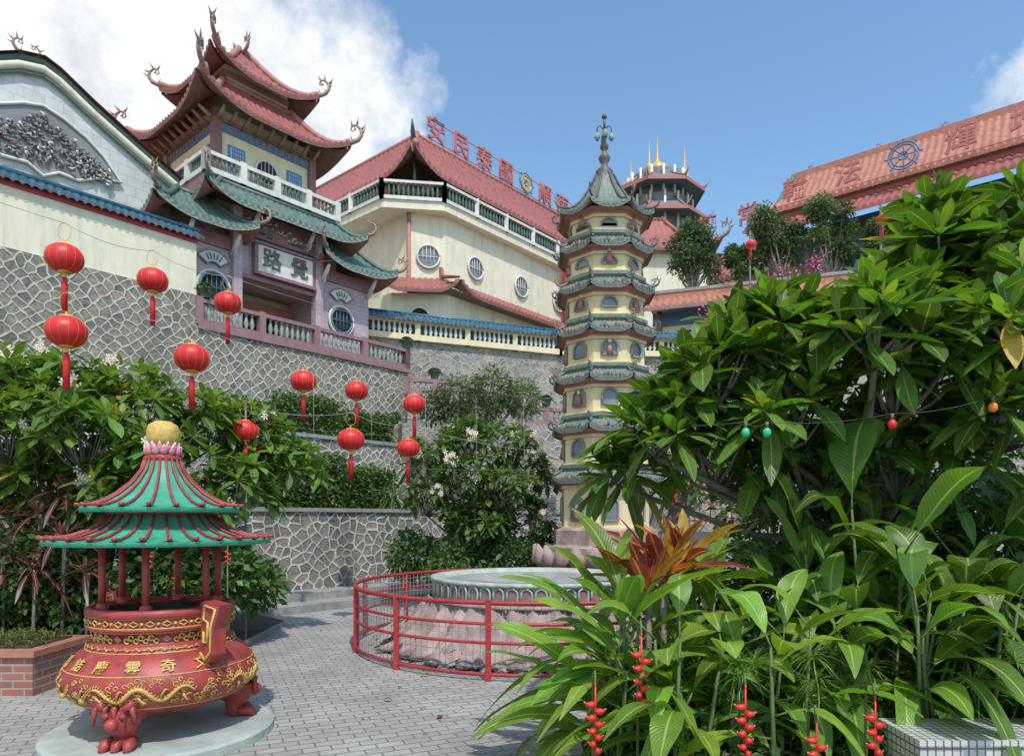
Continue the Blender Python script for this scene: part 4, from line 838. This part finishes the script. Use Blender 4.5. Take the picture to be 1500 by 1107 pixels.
e=empty('small_red_roof_hall_building',(5.6,47,9)); g=MB(frame(4.0,45,0,.1)); g.bx(.6,9.4,.6,7,9,20.2,'cream'); hiproof(g,0,10,0,8,19.8,3.0,3.2,'redtile','soffit',up=.8,pitch=.4,amp=.1,fin=1.2,sides='SEW',rr=.15); g.ball((5,4,23.8),.4,'orn',8,1.3); g.tube([(5,4,23),(5,4,24.2)],.12,'orn',6); g.obj('walls_and_roof',e)
# hilltop octagonal pavilion
hx,hy=26.6,125; e=empty('hilltop_octagonal_pavilion',(hx,hy,45)); g=MB(); n=8
for r0,z0,z1 in ((5.8,44,59),(4.8,59,64)):
    g.lathe([(r0,z0),(r0,z1)],(hx,hy,0),'farm',8,False)
    for i in range(16): a=2*PI*i/16; g.tube([(hx+(r0+.5)*math.cos(a),hy+(r0+.5)*math.sin(a),z0),(hx+(r0+.5)*math.cos(a),hy+(r0+.5)*math.sin(a),z1)],.22,'white',6)
for r,z,h,ri in ((9.2,55.2,3.0,5.4),(8.4,60.6,4.6,1.8)):
    pr=[(ri,z+h),((r+ri)/2,z+h*.42),(r*.9,z+h*.12),(r,z+.1),(r,z-.25),(ri,z-.1)]
    g.lathe(pr,(hx,hy,0),'farroof',8,False,PI/8)
    g.lathe([(r*1.01,z+.1),(r*1.01,z-.5)],(hx,hy,0),'sred',8,False,PI/8)
    for i in range(8):
        a=PI/4*i+PI/8; dd=Vector((math.cos(a),math.sin(a),0)); g.tube([Vector((hx,hy,0))+dd*rr_+Vector((0,0,zz_+.15)) for rr_,zz_ in pr[:4]]+[Vector((hx,hy,z+1.3))+dd*(r+1.0)],[.25,.25,.22,.2,.08],'orn',5)
g.lathe([(1.8,65),(1.9,66.0),(.9,66.6),(.5,67.0),(.25,67.6),(.10,71.8)],(hx,hy,0),'gold',10)
for i in range(4):
    a=PI/4+PI/2*i+.3; g.lathe([(.6,61),(.55,63.5),(.65,64),(.2,64.5),(.06,68.5)],(hx+5*math.cos(a),hy+5*math.sin(a),0),'gold',8)
g.obj('tower',e)
# ------------------------------------------------------------------ vegetation
GY=(.28,.42,.06)
plumeria('plumeria_tree',(3.6,6.2,0),(3.3,6.1,1.5),[(1.12,5.3,2.38,.28),(1.6,5.3,2.85,.38),(2.1,5.3,3.1,.40),(2.75,5.3,3.25,.45),(3.3,5.2,3.5,.45),(3.9,5.0,3.70,.5),(3.6,4.7,3.1,.48),(2.15,5.3,2.55,.45),(2.85,5.1,2.75,.48),(3.6,5.0,2.55,.5),(1.65,5.6,2.2,.40),(2.4,5.6,2.1,.45),(3.1,5.5,2.15,.5),(4.2,5.5,3.0,.6),(.95,5.7,2.1,.22),(2.5,4.7,3.0,.3),(4.3,5.3,4.0,.5),(1.4,5.5,2.55,.33),(2.0,5.5,3.25,.28),(3.2,5.2,3.95,.2)],15,.42,.13,(.095,.185,.03),GY,12,.018,.0,.09,.18,-5)
plumeria('plumeria_tree',(-5.6,9.2,0),(-5.5,9.0,1.4),[(-6.4,8.8,3.3,.7),(-5.6,8.4,3.3,.6),(-4.9,8.9,3.2,.6),(-4.1,9.2,3.0,.55),(-3.6,9.6,2.8,.5),(-3.2,9.8,2.4,.45),(-5.9,8.0,2.75,.6),(-5.0,8.0,2.65,.6),(-4.3,8.3,2.4,.55),(-6.6,8.1,2.3,.6),(-3.6,8.9,2.15,.45),(-5.6,8.4,2.1,.6),(-4.7,8.2,2.0,.55),(-4.0,8.5,1.8,.4)],24,.31,.105,(.115,.21,.04),(.30,.42,.08),12,.012,.09,.06,.2,-8)
plumeria('plumeria_tree',(-.6,13.8,0),(-.7,13.7,1.3),[(-1.6,13.4,2.9,.55),(-.8,13.2,3.2,.6),(0,13.4,3.1,.55),(.5,13.8,2.6,.5),(-.9,12.8,2.5,.6),(-.1,12.9,2.3,.55),(-1.6,13.0,2.1,.5),(-.6,12.8,1.6,.5),(.4,13.2,1.7,.45),(-1.2,14.4,3.3,.4)],20,.28,.095,(.085,.155,.04),(.22,.32,.08),12,.012,.06,.06)
plumeria('plumeria_tree',(3.2,15.2,0),(3.2,15.2,1.4),[(3.0,15,2.8,.6),(3.8,15.4,3.4,.8),(4.8,15.8,4.3,.9),(5.8,16,5.2,.9),(3.8,15,2.3,.6),(4.8,15.4,3.0,.8)],10,.3,.1,(.07,.13,.035),(.18,.28,.07),11,.02,.0)
e=empty('bougainvillea_bush',(4.6,18,2)); m=MB(); lv=Leaves()
for (x,y,z,r) in ((4.1,18,5.4,.5),(4.6,18,4.9,.4),(8.8,22,9.4,.7),(8.2,22,9.0,.5),(5.4,17,3.0,.4),(7.6,26,9.6,.5),(9.8,22,9.9,.4)):
    m.tube([(4.6,18.5,1.6),(x,y+.2,z-.2)],.03,'wood',5)
    for i in range(260):
        p=Vector((x,y,z))+Vector(rng.normal(size=3))*r*.5; a=Vector(rng.normal(size=3)).normalized()*.06; b=Vector(rng.normal(size=3)).normalized()*.06
        if i%3: m.add([p,p+a,p+a+b,p+b],[(0,1,2,3)],'bougain')
        else: lv.add(p,rng.normal(size=3),.14,.06,.2,0,jit((.06,.12,.03)))
m.obj('bracts',e); lv.build('leaves','leafS',e,3)
for (x0,x1,y0,y1,z0,z1) in ((-.6,.5,-5.6,-4.6,1.8,3.1),(.7,1.9,-5.6,-4.6,1.8,3.25),(2.1,3.5,-5.6,-4.6,1.8,3.0),(-1,1.3,-3.0,-2.0,3.85,4.9),(1.7,3.6,-3.0,-2.0,3.85,5.25),(3.9,5.6,-3.0,-2.0,3.85,5.0)):
    hedge('clipped_hedge',F,x0,x1,y0,y1,z0,z1,2600,(.10,.17,.045))
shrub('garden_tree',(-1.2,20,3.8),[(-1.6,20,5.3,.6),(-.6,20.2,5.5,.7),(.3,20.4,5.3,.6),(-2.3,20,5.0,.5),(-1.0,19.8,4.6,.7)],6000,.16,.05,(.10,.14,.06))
e=empty('dracaena_plants',(-2.5,17,1.85)); lv=Leaves()
for x,y,z in ((-3.0,17.2,2.0),(-2.2,17.6,2.1),(-1.8,18.4,2.6),(-2.6,18.0,2.8)): rosette(lv,(x,y,z+.3),(0,0,1),46,.75,.07,(.10,.15,.05),None,.5,80,-30)
lv.build('leaves','leafS',e,5)
def ttree(x,y,z,h,r,n=5600):
    bl=[(x+random.uniform(-r,r)*.75,y+random.uniform(-.4,.4),z+h*random.uniform(.3,.88),r*random.uniform(.25,.5)) for _ in range(18)]
    shrub('terrace_tree',(x,y,z),bl,n,.22,.09,(.085,.135,.06),nt=3,hollow=.2)
def TRp(x,y,z): return tuple(TR@Vector((x,y,z)))
for (lx,h,r) in ((1.8,4.3,1.4),(4.3,2.6,.8),(6.2,4.2,1.4),(8.4,4.0,1.3),(10.6,2.6,.8),(12.6,3.4,1.2),(15.5,2.8,1.0)):
    p=TRp(lx,2.2,13.4); ttree(p[0],p[1],p[2],h,r)
# left underplanting
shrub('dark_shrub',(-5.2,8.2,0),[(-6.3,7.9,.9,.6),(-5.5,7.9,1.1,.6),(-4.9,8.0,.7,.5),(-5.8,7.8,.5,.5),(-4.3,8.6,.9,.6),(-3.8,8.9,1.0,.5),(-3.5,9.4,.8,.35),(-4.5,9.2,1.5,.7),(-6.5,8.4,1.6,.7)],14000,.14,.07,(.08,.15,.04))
e=empty('purple_cordyline',(-5.0,7.6,0)); lv=Leaves(); m=MB()
for x,y,z in ((-5.35,7.7,1.75),(-4.95,7.5,1.5),(-5.6,7.5,1.3),(-5.2,7.4,1.15),(-5.8,7.7,1.75),(-4.75,7.6,1.1),(-5.1,7.8,2.0)):
    m.tube([(x,y,.1),(x+.03,y,z)],.02,'wood',5); rosette(lv,(x,y,z),(random.uniform(-.2,.2),-.1,1),26,.42,.06,(.08,.03,.05),(.2,.05,.08),.5,80,-20)
m.obj('stems',e); lv.build('leaves','leafC',e,5)
def bracts(m,p,n,s_,k2='hyel'):
    p=Vector(p); m.tube([p+Vector((0,0,.12)),p+Vector((0,0,-n*s_*.55))],.006,'hred',5)
    for i in range(n):
        q=p+Vector((0,0,-i*s_*.5)); sg=1 if i%2 else -1; a=random.uniform(-.5,.5); d=Vector((sg*math.cos(a),math.sin(a)*.6,-.25)); l=s_*(.85-.05*i)
        m.tube([q,q+d*l*.4,q+d*l*.75+Vector((0,0,.15*l)),q+d*l*1.0+Vector((0,0,.4*l))],[s_*.2,s_*.3,s_*.17,.003],'hred',6); m.tube([q+d*l*.75+Vector((0,0,.17*l)),q+d*l*1.02+Vector((0,0,.45*l))],[s_*.1,.003],k2,5)
e=empty('red_ginger_flowers',(-4.4,8,0)); m=MB()
for p in ((-4.2,7.9,1.3),(-4.0,8.1,1.0),(-4.6,7.8,.9),(-3.5,8.4,1.3)): m.tube([(p[0],p[1],.1),p],.01,'stem',5); bracts(m,p,6,.06,'hred')
m.obj('flowers',e)
def heliconia(name,spots,Lf,Wf,col,nl=5,flow=(),el0=8,el1=55,dr=(.35,.95),ab=None):
    e=empty(name,(spots[0][0],spots[0][1],0)); lv=Leaves(); m=MB()
    for x,y,h in spots:
        lean=Vector((random.uniform(-.22,.22),random.uniform(-.25,.1),1)); top=Vector((x,y,0))+lean*h
        m.tube([(x,y,0),Vector((x,y,0))+lean*h*.5,top],[.018,.014,.008],'stem',6); th=random.uniform(0,PI); tone=random.uniform(.7,1.25)
        for i in range(nl):
            f=(i+1)/nl; a=th+PI*(i%2)+random.uniform(-.6,.6)
            if ab is not None: a=ab+random.uniform(-.7,.7)
            p=Vector((x,y,0))+lean*h*(.3+.7*f); el=math.radians(el0+(el1-el0)*f*f+random.uniform(-12,12))
            d=Vector((math.cos(a)*math.cos(el),math.sin(a)*math.cos(el),math.sin(el))); pl=.12*random.uniform(.6,1.4)
            m.tube([p,p+d*pl],[.008,.005],'stem',5); lv.add(p+d*pl,d,Lf*random.uniform(.65,1.2),Wf*random.uniform(.8,1.2),random.uniform(*dr)*(1.2-.5*f),random.uniform(-.6,.6),jit(tuple(q*tone for q in col),.25))
    for p in flow: m.tube([(p[0],p[1]+.12,0),(p[0],p[1]+.1,p[2]+.15),(p[0],p[1]+.02,p[2]+.18),(p[0],p[1],p[2]+.1)],.008,'stem',5); bracts(m,p,8,.075)
    m.obj('stems_and_flowers',e); lv.build('leaves','leafH',e,nt=11,fold=.26,peak=1.0,wave=.05)
def spots(x0,x1,y0,y1,n,h0,h1,cond=lambda x,y:True):
    r=[]
    while len(r)<n:
        x=random.uniform(x0,x1);y=random.uniform(y0,y1)
        if cond(x,y): r.append((x,y,random.uniform(h0,h1)))
    return r
heliconia('heliconia_plants',spots(.6,1.8,4.0,4.7,26,.5,1.05),.60,.15,(.18,.31,.045),5,((1.66,3.72,.50),(1.30,3.8,.66),(.47,3.85,.66),(.72,3.8,.95),(1.98,3.72,.62)),12,55)
heliconia('heliconia_plants',spots(1.6,2.9,4.3,5.2,24,.8,1.25),.70,.17,(.14,.26,.04),5,(),10,60)
heliconia('heliconia_plants',spots(.45,1.6,4.5,5.2,11,.8,1.15),.78,.15,(.20,.34,.05),5,(),20,62,(.2,.6))
heliconia('heliconia_plants',[(.62,4.4,.75),(.65,4.5,.95),(.6,4.7,1.1),(.62,4.3,.6),(.7,4.6,.85)],.80,.15,(.19,.33,.05),5,(),12,48,(.3,.7),PI)
heliconia('banana_plants',spots(2.3,4.6,5.0,6.6,24,1.2,1.8),1.05,.30,(.09,.17,.035),5,(),25,70)
heliconia('banana_plants',spots(2.6,4.0,4.3,4.9,20,.9,1.55),.80,.22,(.11,.20,.04),6,(),10,65)
e=empty('orange_cordyline',(1.12,4.8,0)); lv=Leaves(); m=MB()
for x,y,z in ((1.02,4.6,1.30),(.90,4.5,1.2),(1.15,4.7,1.36)):
    m.tube([(x,y,.05),(x,y,z)],.022,'wood',6); rosette(lv,(x,y,z),(random.uniform(-.12,.12),-.08,1),16,.60,.115,(.24,.05,.045),None,.20,86,24)
pal=[(.50,.16,.05),(.62,.28,.07),(.30,.05,.05),(.45,.38,.08),(.22,.04,.05)]
lv.c=[jit(random.choice(pal)) for _ in lv.c]
m.obj('stems',e); lv.build('leaves','leafC',e,8,.3)
e=empty('feathery_grass',(1.9,4.4,0)); lv=Leaves()
for i in range(80):
    x=random.uniform(.6,3.4);y=random.uniform(4.0,5.2) if x>.9 else random.uniform(4,5); z=random.uniform(.1,1.0)
    for j in range(60): lv.add((x,y,z),(random.gauss(0,1),random.gauss(0,1),random.gauss(.5,.7)),random.uniform(.1,.28),.007,.4,0,jit((.17,.28,.06)))
lv.build('blades','leafS',e,3)
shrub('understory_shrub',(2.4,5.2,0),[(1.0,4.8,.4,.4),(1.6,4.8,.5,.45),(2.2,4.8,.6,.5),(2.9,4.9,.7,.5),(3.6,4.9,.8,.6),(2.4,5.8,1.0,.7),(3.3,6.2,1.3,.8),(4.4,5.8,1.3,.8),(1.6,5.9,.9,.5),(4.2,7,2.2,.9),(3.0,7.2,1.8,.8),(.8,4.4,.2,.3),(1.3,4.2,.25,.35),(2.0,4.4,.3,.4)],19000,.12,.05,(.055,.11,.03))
shrub('understory_shrub',(-1,14,1.8),[(-1.9,13.2,1.0,.5),(-1.0,12.9,.8,.6),(0,12.9,.8,.6),(.6,13.3,1.0,.5),(-.6,13.6,1.6,.7)],8000,.14,.06,(.07,.13,.04))
e=empty('string_light_bulbs',(2.3,5,2.4)); g=MB(); BL=[((3.1,4.4,2.42),'bo'),((2.45,4.4,2.31),'lant'),((1.54,4.5,2.27),'bg'),((1.68,4.5,2.27),'bg')]
for (p,k) in BL: g.ball(p,.028,k,8,1.2); g.tube([(p[0],p[1],p[2]+.03),(p[0],p[1],p[2]+.07)],.012,'metal',6)
ps=[(p[0],p[1],p[2]+.07) for p,_ in BL]
for a,b in zip([(1.0,5.6,2.5),ps[2],ps[3],ps[1],ps[0]],[ps[2],ps[3],ps[1],ps[0],(4.2,4.9,2.9)]): g.tube(cat(a,b,.03,6),.0025,'metal',3)
g.obj('bulbs',e)
